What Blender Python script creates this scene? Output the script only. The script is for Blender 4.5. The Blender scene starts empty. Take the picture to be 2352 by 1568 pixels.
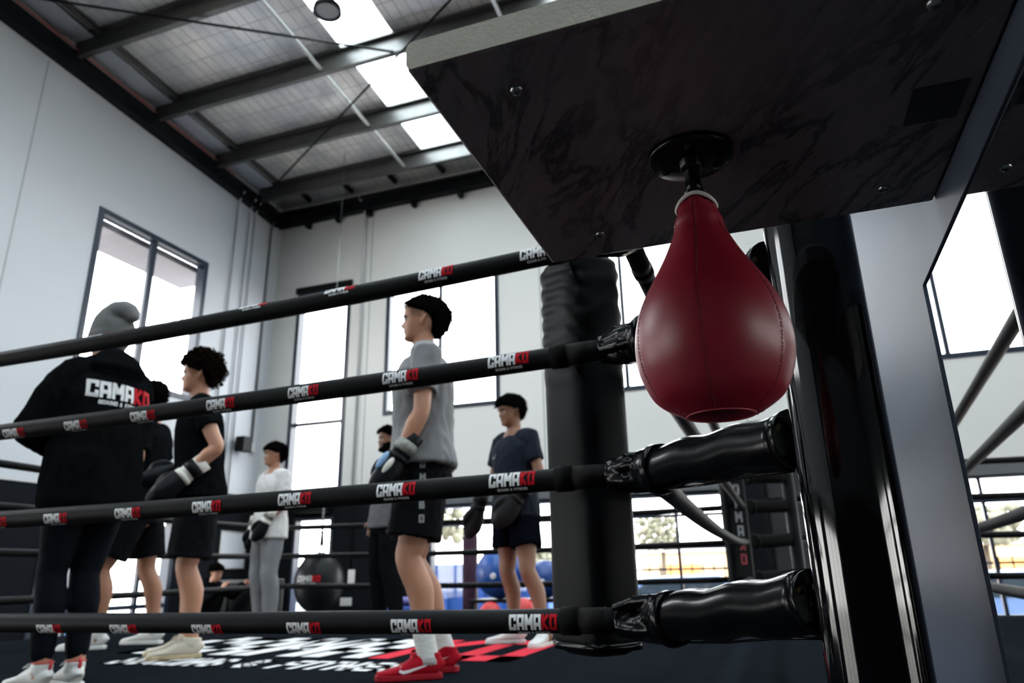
import bpy, bmesh, math, random
from mathutils import Vector, Matrix, Euler, noise
from mathutils.bvhtree import BVHTree
random.seed(7)
SC = bpy.context.scene
COL = SC.collection
PI = math.pi
# ------------------------------------------------------------------ camera
F_PX, DH, ROLL, YAW = 1633.0, 527.0, math.radians(1.19), math.radians(19.5)
pit = math.atan(DH / F_PX)
hd = Vector((-math.sin(YAW), math.cos(YAW), 0))
fw = hd * math.cos(pit) + Vector((0, 0, math.sin(pit)))
r0 = Vector((math.cos(YAW), math.sin(YAW), 0)); u0 = r0.cross(fw)
cR = r0 * math.cos(ROLL) - u0 * math.sin(ROLL)
cU = r0 * math.sin(ROLL) + u0 * math.cos(ROLL)
cam = bpy.data.cameras.new('camera')
cam.sensor_width = 36.0; cam.lens = 36.0 * F_PX / 2352.0
cam.clip_start = 0.02; cam.clip_end = 300
co = bpy.data.objects.new('camera', cam); COL.objects.link(co)
m = Matrix.Identity(4)
for i in range(3):
    m[i][0] = cR[i]; m[i][1] = cU[i]; m[i][2] = -fw[i]
m[0][3], m[1][3], m[2][3] = 0, 0, .46
co.matrix_world = m
cam.dof.use_dof = True; cam.dof.focus_distance = 0.90; cam.dof.aperture_fstop = 6.3
SC.camera = co
# ------------------------------------------------------------------ sky, exposure
w = bpy.data.worlds.new('sky'); SC.world = w; w.use_nodes = True
nt = w.node_tree; nt.nodes.clear()
tc = nt.nodes.new('ShaderNodeTexCoord'); sx = nt.nodes.new('ShaderNodeSeparateXYZ')
cr = nt.nodes.new('ShaderNodeValToRGB'); bg = nt.nodes.new('ShaderNodeBackground'); out = nt.nodes.new('ShaderNodeOutputWorld')
nt.links.new(tc.outputs['Generated'], sx.inputs[0]); nt.links.new(sx.outputs['Z'], cr.inputs[0])
cr.color_ramp.elements[0].position = 0.0; cr.color_ramp.elements[0].color = (1, .985, .955, 1)
cr.color_ramp.elements[1].position = 0.6; cr.color_ramp.elements[1].color = (.89, .94, 1, 1)
nt.links.new(cr.outputs[0], bg.inputs[0]); bg.inputs[1].default_value = 12.0
nt.links.new(bg.outputs[0], out.inputs[0])
SC.view_settings.view_transform = 'Standard'; SC.view_settings.look = 'None'
SC.view_settings.exposure = 0.32; SC.view_settings.gamma = 1.0
SC.view_settings.use_curve_mapping = False
SC.cycles.max_bounces = 7; SC.cycles.diffuse_bounces = 4; SC.cycles.glossy_bounces = 3
SC.cycles.transparent_max_bounces = 12; SC.cycles.sample_clamp_indirect = 6.0
SC.cycles.caustics_reflective = False; SC.cycles.caustics_refractive = False
# ------------------------------------------------------------------ materials
MATS = {}
def mat(name, col=(.5, .5, .5), rough=.6, metal=0., bump=0., bscale=40., var=0., vscale=3., spec=.5, coat=0., sheen=0., stretch=None):
    if name in MATS: return MATS[name]
    m = bpy.data.materials.new(name); m.use_nodes = True; n = m.node_tree.nodes; l = m.node_tree.links
    b = n['Principled BSDF']
    b.inputs['Base Color'].default_value = (*col, 1); b.inputs['Roughness'].default_value = rough
    b.inputs['Metallic'].default_value = metal; b.inputs['Specular IOR Level'].default_value = spec
    b.inputs['Coat Weight'].default_value = coat; b.inputs['Coat Roughness'].default_value = .08
    b.inputs['Sheen Weight'].default_value = sheen
    t = n.new('ShaderNodeTexCoord'); src = t.outputs['Object']
    if stretch:
        mp = n.new('ShaderNodeMapping'); mp.inputs['Scale'].default_value = stretch; l.new(src, mp.inputs[0]); src = mp.outputs[0]
    v = n.new('ShaderNodeTexNoise'); v.inputs['Scale'].default_value = vscale; v.inputs['Detail'].default_value = 4
    l.new(src, v.inputs['Vector'])
    if var > 0:
        r = n.new('ShaderNodeMapRange'); r.inputs[3].default_value = 1 - var; r.inputs[4].default_value = 1 + var
        l.new(v.outputs[0], r.inputs[0])
        mx = n.new('ShaderNodeVectorMath'); mx.operation = 'SCALE'; mx.inputs[0].default_value = col
        l.new(r.outputs[0], mx.inputs['Scale']); l.new(mx.outputs[0], b.inputs['Base Color'])
    if bump > 0:
        q = n.new('ShaderNodeTexNoise'); q.inputs['Scale'].default_value = bscale; q.inputs['Detail'].default_value = 3
        l.new(src, q.inputs['Vector'])
        bp = n.new('ShaderNodeBump'); bp.inputs['Strength'].default_value = bump; bp.inputs['Distance'].default_value = .01
        l.new(q.outputs[0], bp.inputs['Height']); l.new(bp.outputs[0], b.inputs['Normal'])
    MATS[name] = m
    return m
def emit_free_glass(name):
    m = bpy.data.materials.new(name); m.use_nodes = True; n = m.node_tree.nodes; l = m.node_tree.links
    n.clear(); o = n.new('ShaderNodeOutputMaterial'); a = n.new('ShaderNodeBsdfTransparent'); g = n.new('ShaderNodeBsdfGlossy')
    a.inputs[0].default_value = (.955, .96, .96, 1); g.inputs['Roughness'].default_value = .03
    gm = n.new('ShaderNodeNewGeometry'); dt = n.new('ShaderNodeVectorMath'); dt.operation = 'DOT_PRODUCT'; l.new(gm.outputs['Incoming'], dt.inputs[0]); l.new(gm.outputs['Normal'], dt.inputs[1])
    def mth(op, s0, v1=None):
        q = n.new('ShaderNodeMath'); q.operation = op; l.new(s0, q.inputs[0])
        if v1 is not None: q.inputs[1].default_value = v1
        return q.outputs[0]
    c_ = mth('ABSOLUTE', dt.outputs['Value']); c_ = mth('MULTIPLY', c_, -1.0); c_ = mth('ADD', c_, 1.0); c_ = mth('POWER', c_, 5.0); c_ = mth('MULTIPLY', c_, .9); f = n.new('ShaderNodeMath'); f.operation = 'ADD'; l.new(c_, f.inputs[0]); f.inputs[1].default_value = .04
    x = n.new('ShaderNodeMixShader'); l.new(f.outputs[0], x.inputs[0]); l.new(a.outputs[0], x.inputs[1]); l.new(g.outputs[0], x.inputs[2])
    l.new(x.outputs[0], o.inputs[0]); MATS[name] = m; return m
def translucent(name):
    m = bpy.data.materials.new(name); m.use_nodes = True; n = m.node_tree.nodes; l = m.node_tree.links
    n.clear(); o = n.new('ShaderNodeOutputMaterial'); a = n.new('ShaderNodeBsdfTransparent'); g = n.new('ShaderNodeBsdfTranslucent')
    a.inputs[0].default_value = (.9, .95, .97, 1); g.inputs[0].default_value = (.9, .95, .95, 1)
    x = n.new('ShaderNodeMixShader'); x.inputs[0].default_value = .55; l.new(a.outputs[0], x.inputs[1]); l.new(g.outputs[0], x.inputs[2])
    l.new(x.outputs[0], o.inputs[0]); MATS[name] = m; return m
glass = emit_free_glass('window glass'); sheetlight = translucent('translucent roof sheet')
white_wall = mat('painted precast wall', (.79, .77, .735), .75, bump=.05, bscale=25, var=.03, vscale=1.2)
left_wall = mat('shade-darkened precast wall', (.50, .52, .545), .8, bump=.05, bscale=25, var=.03, vscale=1.2, spec=.2)  # wall colour darkened and cooled to carry the weaker light on this side
charcoal = mat('charcoal wall paint', (.011, .0125, .015), .9, spec=.0, bump=.05, bscale=30)
black_steel = mat('black steel', (.004, .0045, .0055), .55, var=.2, spec=.15)
frame_m = mat('dark anodised frame', (.016, .024, .042), .35, spec=.4)
galv = mat('galvanised steel', (.115, .112, .108), .42, metal=.75, var=.25, vscale=6)
bright_steel = mat('bright galvanised steel', (.42, .42, .40), .38, metal=.8, var=.15, vscale=8)
rope_m = mat('rope foam', (.007, .0072, .008), .54, bump=.08, bscale=260, spec=.085)
rope_tape = mat('rope end tape', (.012, .011, .0105), .6, bump=.12, bscale=200, spec=.05)
vinyl = mat('black vinyl', (.0018, .0022, .003), .19, bump=.08, bscale=14, spec=.13)
pad_vinyl = mat('pad vinyl', (.0024, .003, .0038), .45, bump=.12, bscale=9, spec=.06)
gloss_post = mat('black gloss paint', (.001, .0013, .0018), .07, bump=.02, bscale=35, spec=.5, stretch=(1, 1, .12))
rig_grey = mat('grey powder coat', (.055, .068, .098), .46, metal=.1, spec=.02, bump=.05, bscale=500, var=.07, vscale=2)
canvas_m = mat('ring canvas', (.0085, .0102, .0128), .9, spec=.0, bump=.15, bscale=45, var=.18, vscale=2.5)
white_ink = mat('white print', (.74, .74, .74), .7, spec=.1)
red_ink = mat('red print', (.42, .008, .016), .7, spec=.08)
pink_ink = mat('faded red print', (.60, .045, .065), .8, spec=0)
rubber = mat('black rubber', (.006, .006, .006), .8, spec=.05)
steel_dk = mat('zinc screw', (.25, .27, .27), .25, metal=1.)
brass = mat('brass bolt', (.5, .36, .14), .3, metal=1.)
floor_m = mat('rubber gym floor', (.02, .02, .022), .7, bump=.1, bscale=60)

# ------------------------------------------------------------------ mesh helpers
class MB:
    def __init__(s): s.v = []; s.f = []; s.mi = []; s.sm = []
    def add(s, vs, fs, mi=0, smooth=True):
        o = len(s.v); s.v += [Vector(x) for x in vs]
        for f in fs: s.f.append([i + o for i in f]); s.mi.append(mi); s.sm.append(smooth)
    def box(s, a, b, mi=0, M=None):
        x0, y0, z0 = a; x1, y1, z1 = b
        vs = [Vector(p) for p in [(x0, y0, z0), (x1, y0, z0), (x1, y1, z0), (x0, y1, z0), (x0, y0, z1), (x1, y0, z1), (x1, y1, z1), (x0, y1, z1)]]
        if M: vs = [M @ p for p in vs]
        s.add(vs, [(0, 3, 2, 1), (4, 5, 6, 7), (0, 1, 5, 4), (1, 2, 6, 5), (2, 3, 7, 6), (3, 0, 4, 7)], mi, False)
    def bar(s, p, q, wd, hh, mi=0, up=(0, 0, 1)):
        p = Vector(p); q = Vector(q); d = (q - p).normalized(); up = Vector(up)
        x = d.cross(up)
        if x.length < 1e-4: x = d.cross(Vector((1, 0, 0)))
        x.normalize(); z = x.cross(d)
        vs = []
        for c in (p, q):
            for a, b in ((-1, -1), (1, -1), (1, 1), (-1, 1)): vs.append(c + x * a * wd / 2 + z * b * hh / 2)
        s.add(vs, [(0, 3, 2, 1), (4, 5, 6, 7), (0, 1, 5, 4), (1, 2, 6, 5), (2, 3, 7, 6), (3, 0, 4, 7)], mi, False)
    def tube(s, pts, rad, n=16, up=(0, 0, 1), mi=0, caps=True, power=1.0, rounded=False, closed=False):
        """sweep; rad: number, list of numbers or list of (side, up) half sizes"""
        P = [Vector(p) for p in pts]
        if not isinstance(rad, (list, tuple)): rad = [rad] * len(P)
        R = [(r, r) if not isinstance(r, (list, tuple)) else r for r in rad]
        if rounded:
            d0 = (P[0] - P[1]).normalized(); d1 = (P[-1] - P[-2]).normalized(); r0_, r1_ = R[0], R[-1]
            m0 = min(r0_); m1 = min(r1_)
            P = [P[0] + d0 * m0 * .96, P[0] + d0 * m0 * .7] + P + [P[-1] + d1 * m1 * .7, P[-1] + d1 * m1 * .96]
            R = [(r0_[0] * .28, r0_[1] * .28), (r0_[0] * .71, r0_[1] * .71)] + R + [(r1_[0] * .71, r1_[1] * .71), (r1_[0] * .28, r1_[1] * .28)]
        vs = []; N = len(P); prev = None
        for i, p in enumerate(P):
            if closed: d = P[(i + 1) % N] - P[i - 1]
            else: d = (P[min(i + 1, N - 1)] - P[max(i - 1, 0)])
            d.normalize()
            if prev is None:
                u = Vector(up)
                if abs(d.dot(u)) > .95: u = Vector((0, 1, 0)) if abs(d.y) < .9 else Vector((1, 0, 0))
                x = d.cross(u).normalized()
            else:
                x = prev - d * prev.dot(d); x.normalize()
            prev = x; y = x.cross(d)
            for k in range(n):
                a = 2 * PI * k / n; c, t = math.cos(a), math.sin(a)
                c = math.copysign(abs(c) ** power, c); t = math.copysign(abs(t) ** power, t)
                vs.append(p + x * c * R[i][0] + y * t * R[i][1])
        fs = []
        for i in range(N if closed else N - 1):
            j = (i + 1) % N
            for k in range(n):
                fs.append((i * n + k, i * n + (k + 1) % n, j * n + (k + 1) % n, j * n + k))
        s.add(vs, fs, mi, True)
        if caps and not closed:
            o = len(s.v) - len(vs)
            s.f.append([o + k for k in range(n)][::-1]); s.mi.append(mi); s.sm.append(False)
            s.f.append([o + (N - 1) * n + k for k in range(n)]); s.mi.append(mi); s.sm.append(False)
    def ball(s, c, r, n=20, m=12, mi=0, M=None):
        c = Vector(c)
        if not isinstance(r, (list, tuple)): r = (r, r, r)
        vs = [Vector((0, 0, -r[2]))]
        for i in range(1, m):
            t = -PI / 2 + PI * i / m
            for k in range(n):
                a = 2 * PI * k / n
                vs.append(Vector((r[0] * math.cos(t) * math.cos(a), r[1] * math.cos(t) * math.sin(a), r[2] * math.sin(t))))
        vs.append(Vector((0, 0, r[2])))
        fs = [(0, 1 + (k + 1) % n, 1 + k) for k in range(n)]
        for i in range(m - 2):
            for k in range(n):
                a = 1 + i * n; fs.append((a + k, a + (k + 1) % n, a + n + (k + 1) % n, a + n + k))
        L = len(vs) - 1; a = 1 + (m - 2) * n
        fs += [(a + k, a + (k + 1) % n, L) for k in range(n)]
        if M: vs = [M @ v for v in vs]
        s.add([v + c for v in vs], fs, mi, True)
    def lathe(s, prof, c=(0, 0, 0), n=48, mi=0, M=None, fn=None):
        vs = []
        for i, (r, z) in enumerate(prof):
            for k in range(n):
                a = 2 * PI * k / n; rr = r * (fn(a, i) if fn else 1)
                v = Vector((rr * math.cos(a), rr * math.sin(a), z))
                if M: v = M @ v
                vs.append(v + Vector(c))
        fs = []
        for i in range(len(prof) - 1):
            for k in range(n): fs.append((i * n + k, i * n + (k + 1) % n, (i + 1) * n + (k + 1) % n, (i + 1) * n + k))
        s.add(vs, fs, mi, True)
    def prism(s, poly, axis, a, b, mi=0):
        """poly in the two remaining axes (x,y)->(u,v), extruded from a to b along axis 0/1/2"""
        def P(u, v, t):
            return {0: (t, u, v), 1: (u, t, v), 2: (u, v, t)}[axis]
        n = len(poly); vs = [P(u, v, a) for u, v in poly] + [P(u, v, b) for u, v in poly]
        fs = [list(range(n)), list(range(n, 2 * n))[::-1]] + [(i, i + n, (i + 1) % n + n, (i + 1) % n) for i in range(n)]
        s.add(vs, fs, mi, False)
    def build(s, name, mats, parent=None, local=False, bevel=0, recalc=True, xf=None):
        if not isinstance(mats, (list, tuple)): mats = [mats]
        me = bpy.data.meshes.new(name)
        off = Vector((0, 0, 0))
        if parent is not None and not local:
            p = parent
            while p is not None: off += p.location; p = p.parent
        V = [(xf @ v if xf else v) - off for v in s.v]
        me.from_pydata(V, [], s.f); 
        for mm in mats: me.materials.append(mm)
        me.polygons.foreach_set('material_index', s.mi); me.polygons.foreach_set('use_smooth', s.sm)
        if recalc:
            bm = bmesh.new(); bm.from_mesh(me); bmesh.ops.recalc_face_normals(bm, faces=bm.faces); bm.to_mesh(me); bm.free()
        me.update()
        o = bpy.data.objects.new(name, me); COL.objects.link(o)
        if parent is not None: o.parent = parent
        if bevel:
            b = o.modifiers.new('bevel', 'BEVEL'); b.width = bevel; b.segments = 2; b.limit_method = 'ANGLE'; b.angle_limit = .6
        return o
def tag(o, label=None, cat=None, group=None, kind=None):
    if label: o['label'] = label
    if cat: o['category'] = cat
    if group: o['group'] = group
    if kind: o['kind'] = kind
    return o
def thing(name, loc, label, cat, group=None, rz=0):
    o = bpy.data.objects.new(name, None); COL.objects.link(o); o.location = loc; o.rotation_euler = (0, 0, rz)
    o.empty_display_size = .1
    return tag(o, label, cat, group)
def struct(name, mb, m, **k):
    return tag(mb.build(name, m, **k), kind='structure')
def label_part(o, t): o['label'] = t; return o
def blob(mb, voxel, smooth=3, namp=0., nsc=9., stretch=(1, 1, .45), seed=0, sfac=.5):
    me = bpy.data.meshes.new('tmp'); me.from_pydata([tuple(v) for v in mb.v], [], mb.f); me.update()
    o = bpy.data.objects.new('tmp', me); COL.objects.link(o)
    r = o.modifiers.new('r', 'REMESH'); r.mode = 'VOXEL'; r.voxel_size = voxel
    s = o.modifiers.new('s', 'SMOOTH'); s.iterations = smooth; s.factor = sfac
    dg = bpy.context.evaluated_depsgraph_get(); ev = o.evaluated_get(dg); nm = bpy.data.meshes.new_from_object(ev)
    vs = [v.co.copy() for v in nm.vertices]; ns = [v.normal.copy() for v in nm.vertices]; fs = [list(p.vertices) for p in nm.polygons]
    bpy.data.objects.remove(o); bpy.data.meshes.remove(nm); bpy.data.meshes.remove(me)
    if namp:
        for i, v in enumerate(vs):
            q = Vector((v.x * nsc * stretch[0] + seed, v.y * nsc * stretch[1], v.z * nsc * stretch[2]))
            f = noise.noise(q); g = noise.noise(q * 2.3 + Vector((5, 1, 2)))
            v += ns[i] * namp * (f + .5 * (1 - 2 * abs(g)))
    return vs, fs
# ------------------------------------------------------------------ lettering (drawn with strokes)
G = {'C': [[(3.4, 4.3), (3.4, 5.4), (.6, 5.4), (.6, .6), (3.4, .6), (3.4, 1.7)]],
     'A': [[(.6, 0), (.6, 5.4), (3.4, 5.4), (3.4, 0)], [(.6, 2.2), (3.4, 2.2)]],
     'M': [[(.6, 0), (.6, 5.4)], [(.6, 5.6), (2.3, 2.2), (4.0, 5.6)], [(4.0, 5.4), (4.0, 0)]],
     'K': [[(.6, 0), (.6, 6)], [(3.5, 5.8), (.9, 3), (3.5, .2)]],
     'O': [[(.6, .6), (.6, 5.4), (3.4, 5.4), (3.4, .6), (.6, .6)]],
     'B': [[(.6, .6), (.6, 5.4), (3.1, 5.4), (3.1, 3), (.6, 3)], [(3.1, 3), (3.4, 2.8), (3.4, .6), (.6, .6)]],
     'X': [[(.6, .3), (3.4, 5.7)], [(.6, 5.7), (3.4, .3)]],
     'I': [[(.6, 0), (.6, 6)]],
     'N': [[(.6, 0), (.6, 5.4)], [(.6, 5.4), (3.4, .6)], [(3.4, .6), (3.4, 6)]],
     'G': [[(3.4, 4.5), (3.4, 5.4), (.6, 5.4), (.6, .6), (3.4, .6), (3.4, 2.9), (2.2, 2.9)]],
     '&': [[(3.4, .5), (.9, 4.2), (1.2, 5.4), (2.6, 5.4), (2.6, 4.2), (.6, 2), (.6, .6), (2.6, .6), (3.4, 2.3)]],
     'F': [[(.6, 0), (.6, 5.4), (3.4, 5.4)], [(.6, 3), (2.9, 3)]],
     'T': [[(.2, 5.4), (3.8, 5.4)], [(2, 5.4), (2, 0)]],
     'E': [[(3.4, 5.4), (.6, 5.4), (.6, .6), (3.4, .6)], [(.6, 3), (2.9, 3)]],
     'S': [[(3.4, 4.8), (3.4, 5.4), (.6, 5.4), (.6, 3), (3.4, 3), (3.4, .6), (.6, .6), (.6, 1.2)]],
     'U': [[(.6, 6), (.6, .6), (3.4, .6), (3.4, 6)]],
     'P': [[(.6, 0), (.6, 5.4), (3.4, 5.4), (3.4, 2.6), (.6, 2.6)]],
     'L': [[(.6, 6), (.6, .6), (3.4, .6)]], ' ': []}
WID = {'M': 4.6, 'I': 1.2, ' ': 2.4}
def strokes(text, th=1.35):
    """quads (4 uv points) and the total width, letter height 6"""
    x = 0; q = []
    for ch in text:
        for pl in G[ch]:
            for (a, b) in zip(pl, pl[1:]):
                a = Vector((a[0] + x, a[1])); b = Vector((b[0] + x, b[1])); d = b - a
                if d.length < 1e-6: continue
                d.normalize(); diag = min(abs(d.x), abs(d.y)) > .15
                e = 0 if diag else th / 2
                a2 = a - d * (e if a.y not in (0, 6) else 0); b2 = b + d * (e if b.y not in (0, 6) else 0)
                n_ = Vector((-d.y, d.x)) * th / 2 * (1.1 if diag else 1)
                q.append([a2 - n_, b2 - n_, b2 + n_, a2 + n_])
        x += WID.get(ch, 4) + .55
    return q, x - .55
def put_text(mb, text, fn, h, u0=0., v0=0., mi=0, th=1.35, nu=3, nv=3, gap=1.0, sx=1.0):
    """write text with cap height h; fn maps (u,v) in metres to a point; returns end u"""
    q, wd = strokes(text, th); s = h / 6
    for quad in q:
        P = [(u0 + p.x * s * sx, v0 + p.y * s) for p in quad]
        vs = []; fs = []
        for i in range(nu + 1):
            for j in range(nv + 1):
                a = i / nu; b = j / nv
                u = (P[0][0] * (1 - a) + P[1][0] * a) * (1 - b) + (P[3][0] * (1 - a) + P[2][0] * a) * b
                v = (P[0][1] * (1 - a) + P[1][1] * a) * (1 - b) + (P[3][1] * (1 - a) + P[2][1] * a) * b
                vs.append(fn(u, v))
        if any(p is None for p in vs): continue
        for i in range(nu):
            for j in range(nv): k = i * (nv + 1) + j; fs.append((k, k + nv + 1, k + nv + 2, k + 1))
        mb.add(vs, fs, mi, True)
    return u0 + wd * s * sx
def logo(mb, fn, h, sub=True, n=3, subh=.24, sx=1.0):
    """CAMA in slot 0, KO in slot 1, the small line below"""
    _, wc = strokes('CAMA'); _, wk = strokes('KO'); s = h / 6
    tot = (wc + wk + .5) * s * sx
    put_text(mb, 'CAMA', fn, h, -tot / 2, 0, 0, nu=n, nv=n, sx=sx)
    put_text(mb, 'KO', fn, h, -tot / 2 + (wc + .5) * s * sx, 0, 1, nu=n, nv=n, sx=sx)
    if sub:
        _, ws = strokes('BOXING & FITNESS'); s2 = tot * .66 / ws
        put_text(mb, 'BOXING & FITNESS', fn, s2 * 6, -tot * .33, -s2 * 6 - h * .14, 0, nu=2, nv=1, th=1.2, sx=1.0)
    return tot
# ================================================================== THE HALL
XL, YB, XR, YF, ZF = -8.237, 10.12, 9.2, -7.0, -1.0
def zroof(y): return 7.17 - .057 * (y - 5.51) + .28
portals = []
def portal(p, q, normal):
    """light portal over an opening; p,q opposite corners, normal = axis the light enters along"""
    c = [(a + b) / 2 for a, b in zip(p, q)]
    l = bpy.data.lights.new('portal', 'AREA'); l.shape = 'RECTANGLE'; l.cycles.is_portal = True
    o = bpy.data.objects.new('window_portal', l); COL.objects.link(o); o.location = c
    d = [abs(b - a) for a, b in zip(p, q)]
    n = Vector(normal); o.rotation_euler = n.to_track_quat('-Z', 'Y').to_euler()
    if abs(n.x) > .5: l.size, l.size_y = d[1], d[2]
    elif abs(n.y) > .5: l.size, l.size_y = d[0], d[2]
    else: l.size, l.size_y = d[0], d[1]
    if abs(n.x) > .5:
        l.size, l.size_y = d[1], d[2]
def wall_with_holes(name, axis, c0, c1, a0, a1, z0, ztop, holes, m, zsplit=None, m2=None):
    """wall slab between c0 and c1 on axis, spanning a0..a1 and z0..ztop(a), with rectangular holes (a,b,zl,zh)"""
    us = sorted(set([a0, a1] + [x for h in holes for x in h[:2]]))
    mb = MB()
    for u, v in zip(us, us[1:]):
        mid = (u + v) / 2
        hs = sorted([(h[2], h[3]) for h in holes if h[0] <= mid <= h[1]])
        z = z0; segs = []
        for a, b in hs:
            if a > z + 1e-4: segs.append((z, a))
            z = b
        segs.append((z, None))
        for a, b in segs:
            parts = [(a, b)]
            if zsplit is not None and a < zsplit and (b is None or b > zsplit): parts = [(a, zsplit), (zsplit, b)]
            for a_, b_ in parts:
                mi = 1 if (zsplit is not None and b_ is not None and b_ <= zsplit + 1e-4) else 0
                zu, zv = (ztop(u), ztop(v)) if b_ is None else (b_, b_)
                if axis == 0:
                    vs = [(c0, u, a_), (c0, v, a_), (c0, v, zv), (c0, u, zu), (c1, u, a_), (c1, v, a_), (c1, v, zv), (c1, u, zu)]
                else:
                    vs = [(u, c0, a_), (v, c0, a_), (v, c0, zv), (u, c0, zu), (u, c1, a_), (v, c1, a_), (v, c1, zv), (u, c1, zu)]
                mb.add(vs, [(0, 1, 2, 3), (7, 6, 5, 4), (0, 4, 5, 1), (1, 5, 6, 2), (2, 6, 7, 3), (3, 7, 4, 0)], mi, False)
    return struct(name, mb, [m, m2] if m2 else m)
def window(name, axis, c, a0, a1, z0, z1, mulls=(), trans=(), fr=.075, dep=.15, mu=.06, inward=1, m=frame_m):
    """frame, mullions and pane as parts; c is the inner wall face, frame set back in the reveal"""
    def P(a, cc, z): return (cc, a, z) if axis == 0 else (a, cc, z)
    root = bpy.data.objects.new(name, None); COL.objects.link(root); root.location = P((a0 + a1) / 2, c, z0)
    root['kind'] = 'structure'
    e = .003; ca, cb = c - .015 * inward, c + dep * inward
    lo, hi = min(ca, cb), max(ca, cb)
    f = MB()
    for (x0, x1, y0, y1) in ((a0 + e, a0 + fr, z0 + e, z1 - e), (a1 - fr, a1 - e, z0 + e, z1 - e), (a0 + fr, a1 - fr, z0 + e, z0 + fr), (a0 + fr, a1 - fr, z1 - fr, z1 - e)):
        f.box(P(x0, lo, y0), P(x1, hi, y1))
    f.build('window_frame', m, root, bevel=.004)
    if mulls or trans:
        g = MB(); mid0, mid1 = c + .03 * inward, c + .08 * inward; lo2, hi2 = min(mid0, mid1), max(mid0, mid1)
        for q in mulls: g.box(P(q - mu / 2, lo2, z0 + fr), P(q + mu / 2, hi2, z1 - fr))
        for q in trans: g.box(P(a0 + fr, lo2 + .002, q - mu / 2), P(a1 - fr, hi2 - .002, q + mu / 2))
        g.build('mullion', m, root)
    g = MB(); yy = c + .055 * inward
    g.box(P(a0 + fr, yy - .003, z0 + fr), P(a1 - fr, yy + .003, z1 - fr)); g.build('pane', glass, root)
    if axis == 0: portal(P(a0, c + .14 * inward, z0), P(a1, c + .14 * inward, z1), (-inward, 0, 0))
    else: portal(P(a0, c + .14 * inward, z0), P(a1, c + .14 * inward, z1), (0, -inward, 0))
    return root
# openings --------------------------------------------------------
left_h = [(6.34, 8.42, 3.03, 5.37), (6.34, 8.42, -1.0, 1.30), (.6, 3.2, -1.0, 1.30), (.6, 3.2, 3.03, 5.37), (-6.0, -.8, -1.0, 1.3)]
back_h = [(-7.72, -6.59, 1.72, 5.36), (-5.87, -3.80, 2.93, 5.36), (-2.72, -.86, 2.93, 5.36), (1.30, 3.36, 2.93, 5.36), (4.6, 6.6, 2.93, 5.36),
          (-7.46, -6.70, -1.0, 1.36), (-4.98, -2.95, -1.0, 1.43), (-2.62, -.53, -1.0, 1.43), (1.72, 4.4, -1.0, 1.46), (5.2, 7.6, -1., 1.46)]
right_h = [(-4.4, -.6, -1.0, 1.7), (.4, 4.2, -1.0, 1.7), (6.6, 8.8, 3., 5.4)]
front_h = []
th = .18
dark_wall = mat('dark grey wall paint', (.05, .052, .056), .8, spec=.2)
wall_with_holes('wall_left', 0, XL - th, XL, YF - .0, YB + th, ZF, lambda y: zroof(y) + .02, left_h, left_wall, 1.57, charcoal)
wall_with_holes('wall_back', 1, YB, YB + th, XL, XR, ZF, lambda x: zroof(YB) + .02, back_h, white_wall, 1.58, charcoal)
wall_with_holes('wall_right', 0, XR, XR + th, YF, YB + th, ZF, lambda y: zroof(y) + .02, right_h, dark_wall, 1.58, charcoal)
wall_with_holes('wall_front', 1, YF - th, YF, XL - th, XR + th, ZF, lambda x: zroof(YF) + .02, front_h, dark_wall, 1.58, charcoal)
n = 0
def win(*a, **k):
    global n; n += 1; return window('window_%d' % n, *a, **k)
win(0, XL, 6.34, 8.42, 3.03, 5.37, mulls=(7.36,), fr=.085, mu=.10, inward=-1)
win(0, XL, 6.34, 8.42, -1.0, 1.30, mulls=(6.86, 7.36, 7.88), trans=(.1,), inward=-1)
win(0, XL, .6, 3.2, -1.0, 1.30, mulls=(1.9,), inward=-1); win(0, XL, .6, 3.2, 3.03, 5.37, mulls=(1.9,), inward=-1)
win(1, YB, -7.72, -6.59, 1.72, 5.36, trans=(2.93,))
win(1, YB, -5.87, -3.80, 2.93, 5.36, mulls=(-4.86,)); win(1, YB, -2.72, -.86, 2.93, 5.36, mulls=(-1.8,))
win(1, YB, 1.30, 3.36, 2.93, 5.36, mulls=(2.35,)); win(1, YB, 4.6, 6.6, 2.93, 5.36, mulls=(5.6,))
win(1, YB, -7.46, -6.70, -1.0, 1.36, fr=.05)
win(1, YB, -4.98, -2.95, -1.0, 1.43, mulls=(-4.24, -3.60), trans=(1.14, .72, .29, -.15, -.6), fr=.04, mu=.035)
win(1, YB, -2.62, -.53, -1.0, 1.43, mulls=(-1.96, -1.27), trans=(1.14, .72, .30, -.15, -.6), fr=.04, mu=.04)
win(1, YB, 1.72, 4.4, -1.0, 1.46, mulls=(2.38, 3.05, 3.72), trans=(1.15, .74, .30, -.15, -.6), fr=.04, mu=.04)
win(1, YB, 5.2, 7.6, -1, 1.46, mulls=(6.0, 6.8), trans=(1.15, .74, .3, -.15), fr=.04, mu=.04)
win(0, XL, -6.0, -.8, -1, 1.3, mulls=(-4.3, -2.5), inward=-1)
for a, b in ((-4.4, -.6), (.4, 4.2)):
    win(0, XR, a, b, -1, 1.7, mulls=(a + (b - a) / 3, a + (b - a) * 2 / 3), trans=(1.2, .5, -.2), inward=1)
for a, b in ((6.6, 8.8),): win(0, XR, a, b, 3., 5.4, mulls=((a + b) / 2,), inward=1)
fl = MB(); fl.box((XL - th, YF - th, ZF - .12), (XR + th, YB + th, ZF)); struct('floor', fl, floor_m)
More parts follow.
